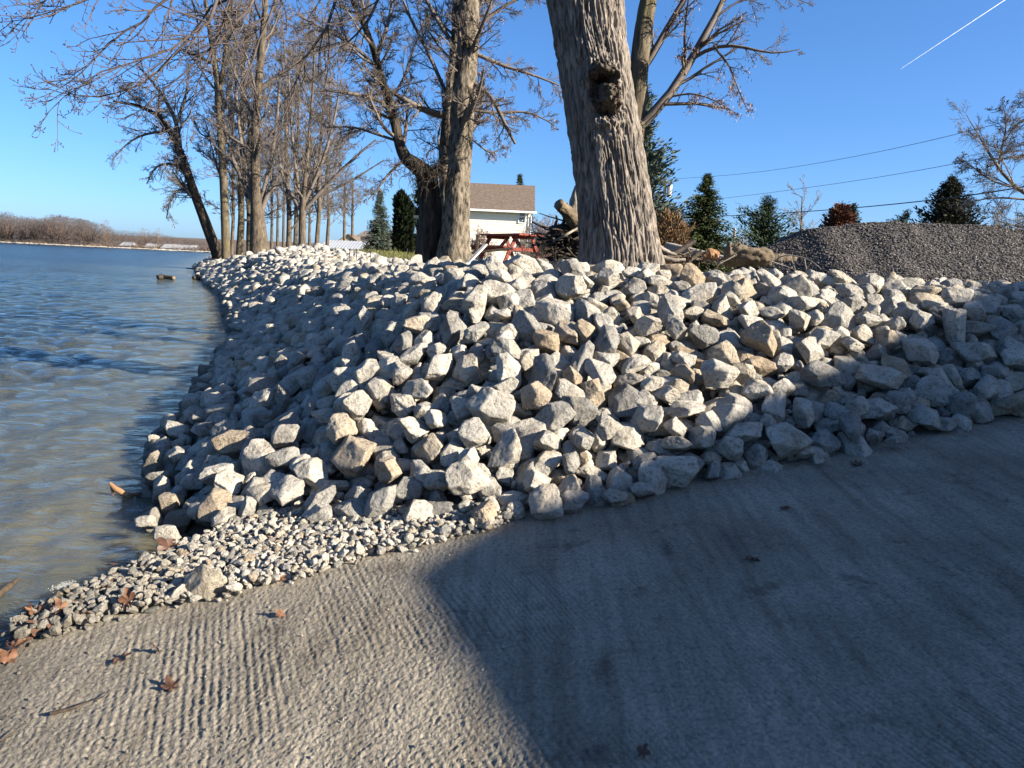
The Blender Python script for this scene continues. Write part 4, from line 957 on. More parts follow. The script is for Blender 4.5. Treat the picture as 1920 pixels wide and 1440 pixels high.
# ---------- conifers
def conifer(name, label, px, ptop, pbase, hw, Y_, mat, seed, style='spruce', group=None, dens=1.0, cat='conifer'):
    """px,ptop = tip; hw = half width px at the base of the crown"""
    rg = np.random.default_rng(seed); tip = at(px, ptop, Y_); bx = tip[0]-.02; g_ = gz(bx, Y_)
    H_ = tip[2]-g_; zb = g_+.25
    Rb_ = hw*pix(tip)[2]/FPX
    t = thing(name, label, cat, (bx, Y_, g_-.05), group)
    V, F = stem_mesh(np.array([[bx, Y_, g_-.05, .03*H_], [bx, Y_, g_+H_*.5, .02*H_], [*tip, .004*H_]]), 14, 8, 0, .1, seed)
    part('trunk', V, F, M['bark'], t)
    Vs, Fs, o_ = [], [], 0
    crownH = tip[2]-zb
    nb = int({'spruce': 400, 'pine': 230, 'column': 420, 'round': 300, 'broad': 420}[style]*dens)
    u_ = np.sort(rg.random(nb)**1.15)                     # 0 bottom .. 1 top
    if style == 'spruce': prof = (1-u_)**.9
    elif style == 'broad': prof = (1-u_)**.78
    elif style == 'pine': prof = np.clip((1-u_)**.6*(.8+.4*np.sin(u_*19+seed)), .12, 1)
    elif style == 'column': prof = np.minimum(1, (1-u_)*4.5)*(.85+.15*np.sin(u_*9))
    else: prof = np.sqrt(np.clip(1-(u_*.98)**1.7, 0, 1))
    lens = Rb_*np.maximum(prof, .05)*rg.uniform(.72, 1.1, nb)
    z_ = zb+crownH*u_; phi = rg.random(nb)*6.283
    if style == 'pine': z_ = zb+crownH*np.round(u_*11)/11+rg.normal(size=nb)*.04*crownH
    out = np.stack([np.cos(phi), np.sin(phi), 0*phi], 1)
    slope0 = {'spruce': -.15, 'pine': .18, 'column': 1.6, 'round': .35, 'broad': .1}[style]; slope1 = {'spruce': .22, 'pine': .25, 'column': 1.2, 'round': .5, 'broad': .4}[style]
    nt_ = {'spruce': 15, 'pine': 16, 'column': 8, 'round': 16, 'broad': 16}[style]
    tt = (np.arange(nt_)+.6)/nt_
    T_ = np.tile(tt, nb)+rg.normal(size=nb*nt_)*.03; I_ = np.repeat(np.arange(nb), nt_)
    lenI = lens[I_]; sl = (slope0-.25*(1-u_[I_])*(style == 'spruce'))*T_+slope1*T_**2
    if style == 'column': base_r = .35
    C = np.stack([np.full(nb*nt_, bx), np.full(nb*nt_, float(Y_)), z_[I_]], 1)+out[I_]*(lenI*T_)[:, None]
    C[:, 2] += lenI*sl*(.55 if style == 'column' else 1)
    side = np.stack([-out[I_][:, 1], out[I_][:, 0], 0*I_], 1)
    sgn = rg.choice([-1, 1], len(I_))[:, None]
    for rep in range(3):
        dv = nrm(out[I_]*.75+side*sgn*rg.uniform(.0, 1.1, (len(I_), 1))*(1 if rep < 2 else -1)+np.array([0, 0, 1.])*rg.normal(size=(len(I_), 1))*.35+(np.array([0, 0, .5]) if style in ('pine', 'round', 'broad') else np.array([0, 0, -.12]) if style == 'spruce' else np.array([0, 0, 1.1])))
        sz = {'spruce': .115, 'pine': .13, 'column': .22, 'round': .17, 'broad': .14}[style]*H_**.5*.62*rg.uniform(.6, 1.25, len(I_))*(1.05-.45*T_)*np.clip(lenI/Rb_+.35, .3, 1)
        V, F = quads(C+rg.normal(size=C.shape)*.03*H_**.5, dv, nrm(rg.normal(size=C.shape)), sz*1.9, sz*.62); Vs.append(V); Fs.append(F+o_); o_ += len(V)
    part('crown', np.concatenate(Vs), np.concatenate(Fs), M[mat], t, False)
    # visible limbs
    kb = rg.choice(nb, min(nb, 90), replace=False)
    a_ = np.stack([np.full(len(kb), bx), np.full(len(kb), float(Y_)), z_[kb]], 1); b_ = a_+out[kb]*(lens[kb]*.85)[:, None]; b_[:, 2] += lens[kb]*.8*(slope0+slope1*.8)*(.6 if style == 'column' else 1)
    V, F = tubes(np.stack([a_, (a_+b_)/2+[0, 0, -.01], b_], 1), np.tile([.018, .012, .005], (len(kb), 1))*H_**.5*.5, 4); part('limbs', V, F, M['bark'], t)
    return t
conifer('spruce_tree', 'dark green spruce right of the big maple, the tallest in the row', 1328, 327, 472, 108, 38, 'needle', 201, 'spruce', dens=1.25)
conifer('pine_tree', 'open layered pine between the tall dark spruce and the gravel mound', 1442, 377, 475, 108, 42, 'needle_pine', 202, 'pine', dens=1.1)
conifer('spruce_tree', 'broad dull dark evergreen standing behind the right part of the gravel mound', 1788, 335, 452, 100, 42, 'needle_brown', 203, 'broad', dens=1.1)
conifer('pine_tree', 'tall bluish pine half hidden behind the right side of the maple trunk', 1205, 185, 440, 100, 36, 'needle_blue', 204, 'pine', dens=2.4)
conifer('pine_tree', 'tip of a pine just showing over the middle of the gravel mound', 1697, 402, 450, 60, 46, 'needle_pine', 206, 'pine', dens=.5)
conifer('spruce_tree', 'pale bluish spruce with drooping tiers beside the low tan house', 713, 356, 462, 46, 74, 'needle_blue', 207, 'spruce')
conifer('arborvitae_tree', 'nearly black columnar evergreen left of the broken tree', 753, 361, 470, 10, 52, 'needle_dark', 208, 'column')
conifer('arborvitae_tree', 'shorter black columnar evergreen touching the taller column on its right', 764, 374, 470, 8, 52.5, 'needle_dark', 209, 'column')
conifer('pine_tree', 'soft light green pine behind the broken tree and the black columns', 790, 330, 450, 46, 62, 'needle_pine', 210, 'pine')
conifer('spruce_tree', 'top of a small spruce peeking above the right end of the brown roof', 976, 329, 400, 60, 84, 'needle', 211, 'spruce')
conifer('oak_tree', 'low russet leaved tree rising over the left hump of the gravel mound', 1576, 389, 460, 36, 46, 'leaf_red', 212, 'round', dens=.8, cat='tree')
conifer('pine_tree', 'green pine just behind the russet tree over the gravel mound', 1597, 386, 450, 44, 50, 'needle_pine', 213, 'pine', dens=.7)

# ---------- shrubs and small bare trees in the middle distance
def shrub(name, label, px, ptop, pbase, hw, Y_, mat, seed, n=60, dome=False, group=None, rmin=.01, sub=(7, 5)):
    rg = np.random.default_rng(seed); tip = at(px, ptop, Y_); g_ = gz(tip[0], Y_); g_ = min(g_, at(px, pbase, Y_)[2]) if pbase else g_
    H_ = tip[2]-g_; w_ = hw*pix(tip)[2]/FPX
    t = thing(name, label, 'shrub', (tip[0], Y_, g_), group)
    S = np.tile([tip[0], Y_, g_], (n, 1))+rg.normal(size=(n, 3))*[.12*w_, .12*w_, 0]
    ph = rg.random(n)*6.283; rr = np.sqrt(rg.random(n))*w_*.95; zz = H_*np.sqrt(np.clip(1-(rr/w_)**2, .05, 1))*rg.uniform(.8, 1, n)
    E = np.stack([tip[0]+rr*np.cos(ph), Y_+rr*np.sin(ph), g_+zz], 1); L = np.linalg.norm(E-S, axis=1)
    P, Rr = grow(S, nrm(E-S), L, np.full(n, rmin*2), 7, .07, np.zeros(3), .4, rg)
    sets = [(P, Rr)]+crown(P, Rr, L, [(sub[0], .35), (sub[1], .5)], rg, (0, 0, .05), rmin, .15, t0=.35, ang=36)
    V, F = tube_mesh(sets); part('stems', V, F, M[mat], t)
    if dome:
        m_ = 5200; q_ = nrm(rg.normal(size=(m_, 3))); q_[:, 2] = np.abs(q_[:, 2]); rad_ = rg.uniform(.72, 1.02, m_)**.7
        C = np.array([tip[0], Y_, g_])+q_*np.array([w_, w_, H_])*rad_[:, None]*(1+.05*perlin(q_*5))[:, None]
        V, F = quads(C, nrm(q_+rg.normal(size=(m_, 3))*.5), nrm(rg.normal(size=(m_, 3))), rg.uniform(.07, .16, m_), rg.uniform(.018, .04, m_)); part('foliage', V, F, M[mat], t, False)
    return t
shrub('clipped_shrub', 'round brown clipped shrub just right of the maple trunk', 1258, 396, 482, 46, 19, 'shrub_brown', 301, 60, True, rmin=.007)
shrub('bare_shrub', 'reddish bare shrub between the white house and the maple', 1022, 393, 470, 34, 40, 'shrub_red', 302, 60)
shrub('bare_shrub', 'pale twiggy shrub in front of the white house wall, beside the twin trunks', 905, 425, 480, 30, 34, 'shrub_red', 303, 45)
shrub('bare_shrub', 'small bare shrub below the house window behind the picnic table', 985, 424, 470, 16, 44, 'twig_pale', 304, 30)
shrub('bare_shrub', 'grey brush between the gravel mound and the drooping tree', 1880, 385, 460, 60, 34, 'twig', 305, 60)
shrub('bare_shrub', 'low grey brush beyond the pole, left of the layered pine', 1392, 428, 475, 22, 60, 'twig_pale', 306, 40, rmin=.015)
bare('bare_tree', 'pale bare tree in the distance behind the left end of the gravel mound', [tr([(1502, 470, 7, 60), (1502, 430, 5, 60), (1503, 395, 3, 60), (1504, 368, 1.5, 60)])], 311, lim=12, limlen=.5, t0=.15, levels=((7, .5), (5, .5)), tw='twig_pale', rmin=.016, limang=32, group=None, K=16, nseg=8)
# ================================================================== BUILDINGS
def Rz(a): return np.array([[math.cos(a), -math.sin(a), 0], [math.sin(a), math.cos(a), 0], [0, 0, 1.0]])
def gable(name, label, x0, x1, y0, y1, zg, ze, zr, wall, roof, ridge='x', over=.35, cat='house', group=None):
    """simple gabled building; ridge along x or y"""
    t = thing(name, label, cat, ((x0+x1)/2, (y0+y1)/2, zg), group)
    w = MB(); xm, ym = (x0+x1)/2, (y0+y1)/2
    lo = [(x0, y0), (x1, y0), (x1, y1), (x0, y1)]
    V = [(x, y, zg-.3) for x, y in lo]+[(x, y, ze) for x, y in lo]
    Fq = [(0, 1, 5, 4), (1, 2, 6, 5), (2, 3, 7, 6), (3, 0, 4, 7)]
    if ridge == 'x': V += [(x0, ym, zr-.05), (x1, ym, zr-.05)]; Fq += [(4, 7, 8), (5, 9, 6)]
    else: V += [(xm, y0, zr-.05), (xm, y1, zr-.05)]; Fq += [(4, 8, 5), (6, 9, 7)]
    w.add(V, Fq); w.build('wall', wall, t)
    r = MB(); th = .12
    if ridge == 'x':
        k = (zr-ze)/(ym-y0); a, b_ = y0-over, y1+over; za = ze-k*over
        A_ = [(a, za), (ym, zr), (b_, za)]; P = [(x, y, z) for x in (x0-over, x1+over) for y, z in A_]
    else:
        k = (zr-ze)/(xm-x0); a, b_ = x0-over, x1+over; za = ze-k*over
        A_ = [(a, za), (xm, zr), (b_, za)]; P = [(x, y, z) for y in (y0-over, y1+over) for x, z in A_]
    T_ = P+[(x, y, z+th) for x, y, z in P]
    r.add(T_, [(6, 7, 10, 9), (7, 8, 11, 10), (0, 3, 4, 1), (1, 4, 5, 2), (0, 1, 7, 6), (1, 2, 8, 7), (3, 9, 10, 4), (4, 10, 11, 5), (0, 6, 9, 3), (2, 5, 11, 8)])
    return t, r.build('roof', roof, t), za
def window(t, x, y, z, w_, h_, name='window', sill=True):
    f = MB(); fw = .07
    for dx in (-1, 1): f.box((x+dx*(w_/2), y-.035, z), (fw, .07, h_+fw))
    for dz in (-1, 1): f.box((x, y-.035, z+dz*h_/2), (w_-fw, .07, fw))
    f.box((x, y-.03, z), (w_-fw, .06, fw*.8))
    o = f.build(name, M['trim'], t)
    g = MB(); g.box((x, y-.012, z), (w_-.01, .02, h_-.01)); g.build('pane', M['glass'], o); return o
# white two-storey house
Yh = 60
a_, b_ = at(798, 388, Yh), at(1000, 393, Yh)
ze = at(960, 393, Yh)[2]; zr = at(960, 349, Yh+4.2)[2]; zg = gz(b_[0]-3, Yh+2)
house, roof, za = gable('house', 'white two storey house with a brown shingled roof and one upper window', a_[0], b_[0]-.25, Yh, Yh+8.4, zg, ze, zr, M['white'], M['roof_brown'], 'x', .38)
g = MB(); g.box(((a_[0]+b_[0])/2, Yh-.46, za+.02), (b_[0]-a_[0]+.5, .13, .15)); g.build('gutter', M['trim'], house, bevel=.02)
s_ = MB()
for k in range(int((ze-zg)/.2)): s_.box(((a_[0]+b_[0]-.25)/2, Yh-.012, zg+.1+k*.2), (b_[0]-a_[0]-.5, .024, .03))
s_.build('siding_laps', M['white'], house)
c_ = MB(); c_.box((b_[0]-.29, Yh-.03, (zg+ze)/2-.1), (.16, .06, ze-zg-.3)); c_.build('corner_board', M['trim'], house)
wp = at(979, 406, Yh); window(house, wp[0], Yh, wp[2], .52, 1.0)
wp2 = at(979, 452, Yh); window(house, wp2[0], Yh, wp2[2], .52, .9)
d_ = MB(); d_.tube([(b_[0]-.1, Yh-.45, za), (b_[0]-.14, Yh-.09, za-.3), (b_[0]-.14, Yh-.09, zg)], .04, 8); d_.build('downspout', M['trim'], house)
# porch with dark green roof left of the house
p0 = at(778, 408, 57); po = thing('porch', 'dark green flat porch roof on thin posts, left of the broken tree', 'porch', (p0[0], 57, gz(p0[0], 57)))
m_ = MB(); m_.box((p0[0], 57, p0[2]), (1.6, 2.2, .22)); m_.build('roof', M['green_metal'], po, bevel=.02)
for dx in (-.7, .7):
    m_ = MB(); m_.box((p0[0]+dx, 56.1, (p0[2]-.11+gz(p0[0], 57))/2), (.09, .09, p0[2]-.11-gz(p0[0], 57))); m_.build('post', M['wood_grey'], po)
# white metal-roofed shelter (far left of the lawn)
Yc = 88; a_, b_ = at(597, 466, Yc), at(678, 466, Yc); zt_ = at(640, 452, Yc+3)[2]; zl = at(640, 467, Yc)[2]; zg = min(gz(a_[0], Yc), zl-1.6)
sh = thing('shelter', 'long low shelter with a white metal roof beyond the grove', 'building', ((a_[0]+b_[0])/2, Yc, zg))
m_ = MB(); x0, x1 = a_[0], b_[0]
V = [(x0, Yc, zl), (x1, Yc, zl), (x1, Yc+3.6, zt_), (x0, Yc+3.6, zt_), (x0, Yc+7, zl), (x1, Yc+7, zl)]
m_.add(V+[(x, y, z+.08) for x, y, z in V], [(6, 7, 8, 9), (9, 8, 11, 10), (0, 1, 7, 6), (0, 3, 2, 1), (3, 4, 5, 2), (4, 10, 11, 5), (0, 6, 9, 3), (3, 9, 10, 4), (1, 2, 8, 7), (2, 5, 11, 8)])
m_.build('roof', M['roof_white'], sh)
m_ = MB()
for k in range(14): xx = x0+(x1-x0)*(k+.5)/14; m_.beam((xx, Yc, zl+.1), (xx, Yc+3.6, zt_+.1), .05, .04)
m_.build('roof_ribs', M['roof_white'], sh)
m_ = MB(); m_.box(((x0+x1)/2, Yc+5.2, (zl+zg)/2-.15), (x1-x0-.4, 3, zl-zg+.2)); m_.build('wall', M['tan'], sh)
for k in range(6):
    m_ = MB(); m_.box((x0+.25+(x1-x0-.5)*k/5, Yc+.15, (zl+zg)/2-.12), (.14, .14, zl-zg+.2)); m_.build('post', M['trim'], sh)
# low tan house with front gable
Yb_ = 95; q0, q1, q2 = at(676, 440, Yb_), at(693, 440, Yb_), at(744, 450, Yb_); zg = .1
hz, rf, za = gable('house', 'low tan house behind the pale spruce, a grey roof wing on its right', q0[0], q1[0]+.6, Yb_, Yb_+9, zg, at(684, 443, Yb_)[2], at(684, 434, Yb_+4)[2], M['tan'], M['roof_grey'], 'x', .4)
m_ = MB(); zt2, zl2 = at(720, 444, Yb_+3)[2], at(720, 459, Yb_)[2]; x0, x1 = q1[0]+.6, q2[0]
m_.add([(x0, Yb_-.3, zl2), (x1, Yb_-.3, zl2), (x1, Yb_+4, zt2), (x0, Yb_+4, zt2), (x0, Yb_+8, zl2), (x1, Yb_+8, zl2), (x0, Yb_-.3, zl2-.14), (x1, Yb_-.3, zl2-.14), (x1, Yb_+8, zl2-.14), (x0, Yb_+8, zl2-.14)], [(0, 1, 2, 3), (3, 2, 5, 4), (6, 7, 1, 0), (6, 9, 8, 7), (1, 7, 8, 5, 2), (0, 3, 4, 9, 6), (4, 5, 8, 9)])
m_.build('roof', M['roof_grey'], hz)
m_ = MB(); m_.box(((x0+x1)/2, Yb_+4, (zg+zl2)/2-.2), (x1-x0-.2, 7.4, zl2-zg-.1)); m_.build('wall', M['grey_wall'], hz)
dm = at(726, 437, Yb_); m_ = MB(); xw, zd0, zd1 = .9, at(726, 452, Yb_)[2], dm[2]
m_.add([(dm[0]-xw, Yb_+.6, zd0), (dm[0]+xw, Yb_+.6, zd0), (dm[0]+xw, Yb_+.6, zd1-.5), (dm[0], Yb_+.6, zd1), (dm[0]-xw, Yb_+.6, zd1-.5), (dm[0]-xw, Yb_+4, zd0), (dm[0]+xw, Yb_+4, zd0), (dm[0]+xw, Yb_+4, zd1-.5), (dm[0], Yb_+4, zd1), (dm[0]-xw, Yb_+4, zd1-.5)],
       [(0, 1, 2, 3, 4), (1, 6, 7, 2), (2, 7, 8, 3), (3, 8, 9, 4), (4, 9, 5, 0)]); dmo = m_.build('dormer', M['tan'], hz)
m_ = MB(); m_.box((dm[0]+.25, Yb_+.58, zd0+.75), (.62, .05, 1.1)); m_.build('window', M['dark'], dmo)
m_ = MB(); m_.box((q0[0]+1.3, Yb_-.02, zg+.75), (.9, .05, 1.3)); m_.build('window', M['dark'], hz)
m_ = MB(); m_.box(((x0+x1)/2, Yb_-.36, zl2-.08), (x1-x0, .1, .16)); m_.build('gutter', M['trim'], hz)
# brown-roofed building half hidden by the grove
Yk = 120; q0, q1 = at(630, 455, Yk), at(676, 455, Yk)
gable('house', 'low building with an orange brown roof behind the white metal roof', q0[0], q1[0], Yk, Yk+9, .2, at(650, 456, Yk)[2], at(650, 441, Yk+4.5)[2], M['tan'], M['roof_brown'], 'y', .3)
# unseen shed of guessed kind, added and shaped to throw the big shade
E_ = np.array([-.46, 3.33, .25])+SV/math.cos(SUN_EL)*9.2
ga = np.array([GD[0], GD[1], 0]); ua = np.array([UD[0], UD[1], 0])
def shed_pt(a, b_, z): p = E_+ua*a-ga*b_; return (p[0], p[1], z)
zs = ramp_z(E_[0], E_[1])-.1; zt_ = E_[2]
shd = thing('added_shade_shed', 'unseen grey shed added outside the right edge to throw the big shade', 'shed', (*shed_pt(4, 4, 0)[:2], zs))
m_ = MB(); L1, L2, RISE = 9.0, 9.0, .34
rz_ = lambda a: zt_+RISE*a
V = [shed_pt(a, b_, z) for top in (0, 1) for a, b_ in ((.15, .15), (L1, .15), (L1, L2), (.15, L2)) for z in ([zs, rz_(a)-.14][top],)]
m_.add(V, [(0, 1, 5, 4), (1, 2, 6, 5), (2, 3, 7, 6), (3, 0, 4, 7)]); m_.build('wall', M['siding_grey'], shd)
m_ = MB(); V = [shed_pt(a, b_, rz_(a)+dz) for dz in (-.12, 0) for a, b_ in ((0, 0), (L1+.15, 0), (L1+.15, L2+.15), (0, L2+.15))]
m_.add(V, [(0, 3, 2, 1), (4, 5, 6, 7), (0, 1, 5, 4), (1, 2, 6, 5), (2, 3, 7, 6), (3, 0, 4, 7)]); m_.build('roof', M['roof_grey'], shd)
m_ = MB(); Rm_ = np.stack([ua, ga, [0, 0, 1]], 1); c_ = np.array(shed_pt(.12, 4.2, zs+1.3)); m_.box(c_, (.08, 2.6, 2.5), Rm_); m_.build('door', M['trim'], shd)

# ================================================================== GRAVEL MOUND
MR = np.random.default_rng(61)
mx = np.linspace(3.4, 22, 150); my = np.linspace(9.8, 24, 110); X, Y = np.meshgrid(mx, my); X, Y = X.ravel(), Y.ravel()
Ydd = 16.0
SIL = [(1400, 478), (1440, 463), (1480, 446), (1515, 430), (1540, 426), (1580, 428), (1620, 421), (1660, 419), (1720, 420), (1780, 425), (1850, 428), (1920, 431), (2000, 436), (2100, 450), (2200, 480)]
sx = [at(p[0], p[1], Ydd)[0] for p in SIL]; sz = [at(p[0], p[1], Ydd)[2] for p in SIL]
def mound_z(x, y):
    top_ = np.interp(x, sx, sz, left=1.0, right=1.0); g_ = ground_z(x, y, False)
    dy = np.abs(y-Ydd); f = np.clip(dy-.35, 0, None)
    z_ = top_-.62*f-.0*x+.07*fbm(np.stack([x*.8, y*.8, 0*x], 1), 3)
    return z_, g_
z_, g_ = mound_z(X, Y); idx = np.arange(X.size).reshape(110, 150); q = np.stack([idx[:-1, :-1], idx[:-1, 1:], idx[1:, 1:], idx[1:, :-1]], -1).reshape(-1, 4)
ok = z_ > g_-.25; q = q[ok[q].all(1)]
md = thing('gravel_mound', 'big mound of dark grey gravel rising behind the rocks on the right', 'gravel mound', (10, Ydd, 1.5))
M['gravel_dark'] = simple_mat('dark gravel core', (.055, .05, .048), (.13, .12, .115), 25, .8, 40, .9, .02)
used = np.unique(q); rm = np.full(len(X), -1); rm[used] = np.arange(len(used))
part('core', np.stack([X, Y, np.maximum(z_, g_-.25)], 1)[used], rm[q], M['gravel_dark'], md)
n = 105000; x_ = MR.uniform(3.4, 17.5, n); y_ = MR.uniform(10.2, 16.9, n); z_, g_ = mound_z(x_, y_); k = z_ > g_-.1; x_, y_, z_ = x_[k], y_[k], z_[k]; n = len(x_)
sv = [rock_shape(700+i, 2) for i in range(3)]; i1 = [ICO[1] for _ in range(1)]
base_ = [(ICO[1][0]*(1+.22*MR.normal(size=(12, 1))), ICO[1][1]) for _ in range(24)]
pick = MR.integers(0, 24, n); s = MR.uniform(.010, .021, n)*(1+.5*(MR.random(n) < .08))
ang = MR.random(n)*6.283; ca, sa = np.cos(ang), np.sin(ang)
B = np.stack([b[0] for b in base_])[pick]*np.stack([MR.uniform(1, 1.5, n), MR.uniform(.8, 1.1, n), MR.uniform(.55, .95, n)], 1)[:, None]
Bx = B[..., 0]*ca[:, None]-B[..., 1]*sa[:, None]; By = B[..., 0]*sa[:, None]+B[..., 1]*ca[:, None]
V = np.stack([Bx, By, B[..., 2]], -1)*s[:, None, None]+np.stack([x_, y_, z_+.004], 1)[:, None]
F = (ICO[1][1][None]+12*np.arange(n)[:, None, None]).reshape(-1, 3)
def stone_mat():
    m, nt, b = mat_new('mound stones'); r = ramp_node(nt, attr(nt, 'tone'), [(0, (.07, .061, .053)), (.5, (.14, .125, .11)), (.85, (.22, .20, .178)), (1, (.36, .33, .30))])
    nt.links.new(r.outputs[0], b.inputs['Base Color']); return m
o = part('stones', V.reshape(-1, 3), F, stone_mat(), md, False, {'tone': np.repeat(MR.random(n)**2.0, 12)}); o['kind'] = 'stuff'

# ================================================================== PICNIC TABLE
Yp = 19.0; cpt = at(972, 438, Yp); zt_ = cpt[2]; la = math.radians(-34)
ax = np.array([math.sin(la), math.cos(la), 0]); sd = np.array([ax[1], -ax[0], 0])      # length axis (away left), side axis (to the right)
ctr = np.array([cpt[0], Yp, 0])+ax*.82-sd*0+sd*.32; zgp = zt_-.78
pt = thing('picnic_table', 'weathered red picnic table with attached benches in front of the house', 'picnic table', (ctr[0], ctr[1], zgp))
def P_(a, b_, z): return ctr+ax*a+sd*b_+np.array([0, 0, zgp+z])
m_ = MB()
for k in range(5): m_.beam(P_(-.95, -.31+k*.155, .76), P_(.95, -.31+k*.155, .76), .145, .045)
m_.build('table_top', M['red_paint'], pt, bevel=.006)
for s in (-1, 1):
    m_ = MB()
    for k in range(2): m_.beam(P_(-.95, s*(.62+k*.15), .44), P_(.95, s*(.62+k*.15), .44), .14, .042)
    m_.build('bench', M['red_paint'], pt, bevel=.006)
for e in (-.62, .62):
    for s in (-1, 1):
        m_ = MB(); m_.beam(P_(e, s*.24, .735), P_(e, s*.62, -.05), .09, .045, up=ax); m_.build('leg', M['red_paint'], pt, bevel=.004)
    m_ = MB(); m_.beam(P_(e+.05, -.8, .395), P_(e+.05, .8, .395), .045, .09); m_.build('cross_beam', M['red_paint'], pt, bevel=.004)
    m_ = MB(); m_.beam(P_(e+.05, -.34, .70), P_(e+.05, .34, .70), .045, .08); m_.build('cross_beam', M['red_paint'], pt, bevel=.004)
m_ = MB(); m_.beam(P_(-.58, 0, .40), P_(-.1, 0, .72), .045, .08); m_.beam(P_(.58, 0, .40), P_(.1, 0, .72), .045, .08); m_.build('brace', M['red_paint'], pt)
# leaning white board and dark post beside it
a_, b_ = at(868, 503, 12.2), at(911, 458, 12.6); m_ = MB(); m_.beam(a_, b_, .07, .03); tag(m_.build('board', M['plank'], bevel=.004), 'pale board leaning up from the rocks beside the twin trunks', 'board')
a_ = at(895, 440, 17.5); m_ = MB(); m_.box((a_[0], 17.5, (a_[2]+gz(a_[0], 17.5))/2-.1), (.07, .07, a_[2]-gz(a_[0], 17.5)+.2)); tag(m_.build('wooden_post', M['wood_dark'], bevel=.01), 'short dark wooden post left of the red picnic table', 'post')
a_, b_ = at(880, 474, 15.5), at(962, 466, 15.5); m_ = MB(); m_.beam(a_, b_, .2, .05); tag(m_.build('plank', M['wood_dark'], bevel=.006), 'dark plank lying level in front of the picnic table', 'plank')

# ================================================================== LAWN FENCE, GRASS
fpts = [(655, 484, 21), (668, 483, 21), (694, 482, 21), (712, 482, 21), (738, 482, 21), (763, 482, 20.5), (778, 482, 20)]
pp = []
fen = None
for i, (px, py, Y_) in enumerate(fpts):
    a_ = at(px, py, Y_); g_ = gz(a_[0], Y_); tp = at(px+1, 466, Y_)[2]
    if fen is None: fen = thing('wire_fence', 'low wire fence with dark metal stakes along the lawn edge', 'fence', (a_[0], Y_, g_))
    m_ = MB(); m_.tube([(a_[0], Y_, g_-.1), (a_[0]+.01, Y_, tp)], .011, 6); m_.build('stake', M['wire'], fen); pp.append(np.array([a_[0], Y_, g_, tp]))
m_ = MB()
for f in (.25, .6, .92):
    m_.tube([(p[0], p[1], p[2]+(p[3]-p[2])*f) for p in pp], .0035, 4)
m_.build('wires', M['wire'], fen)
GR = np.random.default_rng(71); n = 34000
x_ = GR.uniform(-14, 4, n); y_ = GR.uniform(17, 44, n); d_, _ = toe_d(x_, y_); k = d_ > 6.6; x_, y_, d_ = x_[k], y_[k], d_[k]; n = len(x_); g_ = ground_z(x_, y_)
V, F = quads(np.stack([x_, y_, g_-.02], 1), nrm(np.stack([GR.normal(size=n)*.35, GR.normal(size=n)*.35, np.ones(n)], 1)), nrm(GR.normal(size=(n, 3))), GR.uniform(.05, .15, n)*(1+1.2*(GR.random(n) < .05)), GR.uniform(.012, .03, n))
M['grass'] = simple_mat('lawn grass blades', (.10, .115, .025), (.21, .20, .06), 1.5)
tag(obj('lawn_grass', mesh_np('lawn_grass', V, F, M['grass'], False)), 'short olive green lawn grass behind the rocks', 'grass', kind='stuff')
# dry weeds along the edge
# ================================================================== POLES, WIRES, CONTRAIL
Yq = 70; a_ = at(1244, 395, Yq); tp = at(1248, 336, Yq)
po = thing('utility_pole', 'wooden utility pole with a pale transformer, right of the bluish pine', 'utility pole', (a_[0], Yq, gz(a_[0], Yq)))
m_ = MB(); m_.tube([(a_[0], Yq, gz(a_[0], Yq)), (tp[0], Yq, tp[2])], [.17, .12], 10); m_.build('pole', M['pole'], po, True)
m_ = MB(); c_ = at(1254, 358, Yq); m_.tube([(tp[0]+.42, Yq-.05, c_[2]-.55), (tp[0]+.42, Yq-.05, c_[2]+.55)], .24, 12); m_.build('transformer', M['metal_pale'], po, False)
m_ = MB(); m_.box((tp[0]+.15, Yq-.16, tp[2]-.35), (1.1, .1, .12)); m_.build('cross_arm', M['pole'], po)
Yq = 55; a_ = at(1375, 470, Yq); tp = at(1378, 427, Yq)
po = thing('utility_pole', 'short pale pole with a white meter box, between the dark spruce and the layered pine', 'utility pole', (a_[0], Yq, gz(a_[0], Yq)))
m_ = MB(); m_.tube([(a_[0], Yq, gz(a_[0], Yq)), (tp[0], Yq, tp[2])], [.12, .09], 10); m_.build('pole', M['wood_grey'], po, True)
c_ = at(1384, 459, Yq-.2); m_ = MB(); m_.box((c_[0], c_[1], c_[2]), (.26, .18, .55)); m_.build('meter_box', M['metal_pale'], po, bevel=.02)
def wire(label, pts, r, mat):
    P = np.array([at(*p) for p in pts]); K_ = 30; t_ = np.linspace(0, 1, K_); q_ = np.stack([np.interp(t_, np.linspace(0, 1, len(P)), P[:, c]) for c in range(3)], 1)
    for _ in range(12): q_[1:-1] = (q_[:-2]+2*q_[1:-1]+q_[2:])/4
    V, F = tubes(q_[None], np.full((1, K_), r), 6); tag(obj('power_line', mesh_np('power_line', V, F, mat)), label, 'power line', 'power lines over the gravel mound')
wire('thick black cable, the lowest line, crossing in front of the layered pine and broad evergreen', [(1240, 408, 70), (1375, 405, 60), (1500, 398, 52), (1640, 387, 44), (1760, 374, 37), (1860, 361, 31), (1990, 338, 25)], .028, M['wire'])
wire('thin pale power line, the uppermost, rising from the transformer pole to the right', [(1250, 336, 70), (1390, 328, 62), (1520, 309, 54), (1660, 283, 46), (1812, 248, 38), (1990, 200, 30)], .014, M['wire_pale'])
wire('thin pale power line, the middle one, rising across the sky over the mound', [(1248, 382, 70), (1370, 371, 63), (1500, 354, 55), (1640, 334, 47), (1790, 308, 39), (1990, 266, 30)], .014, M['wire_pale'])
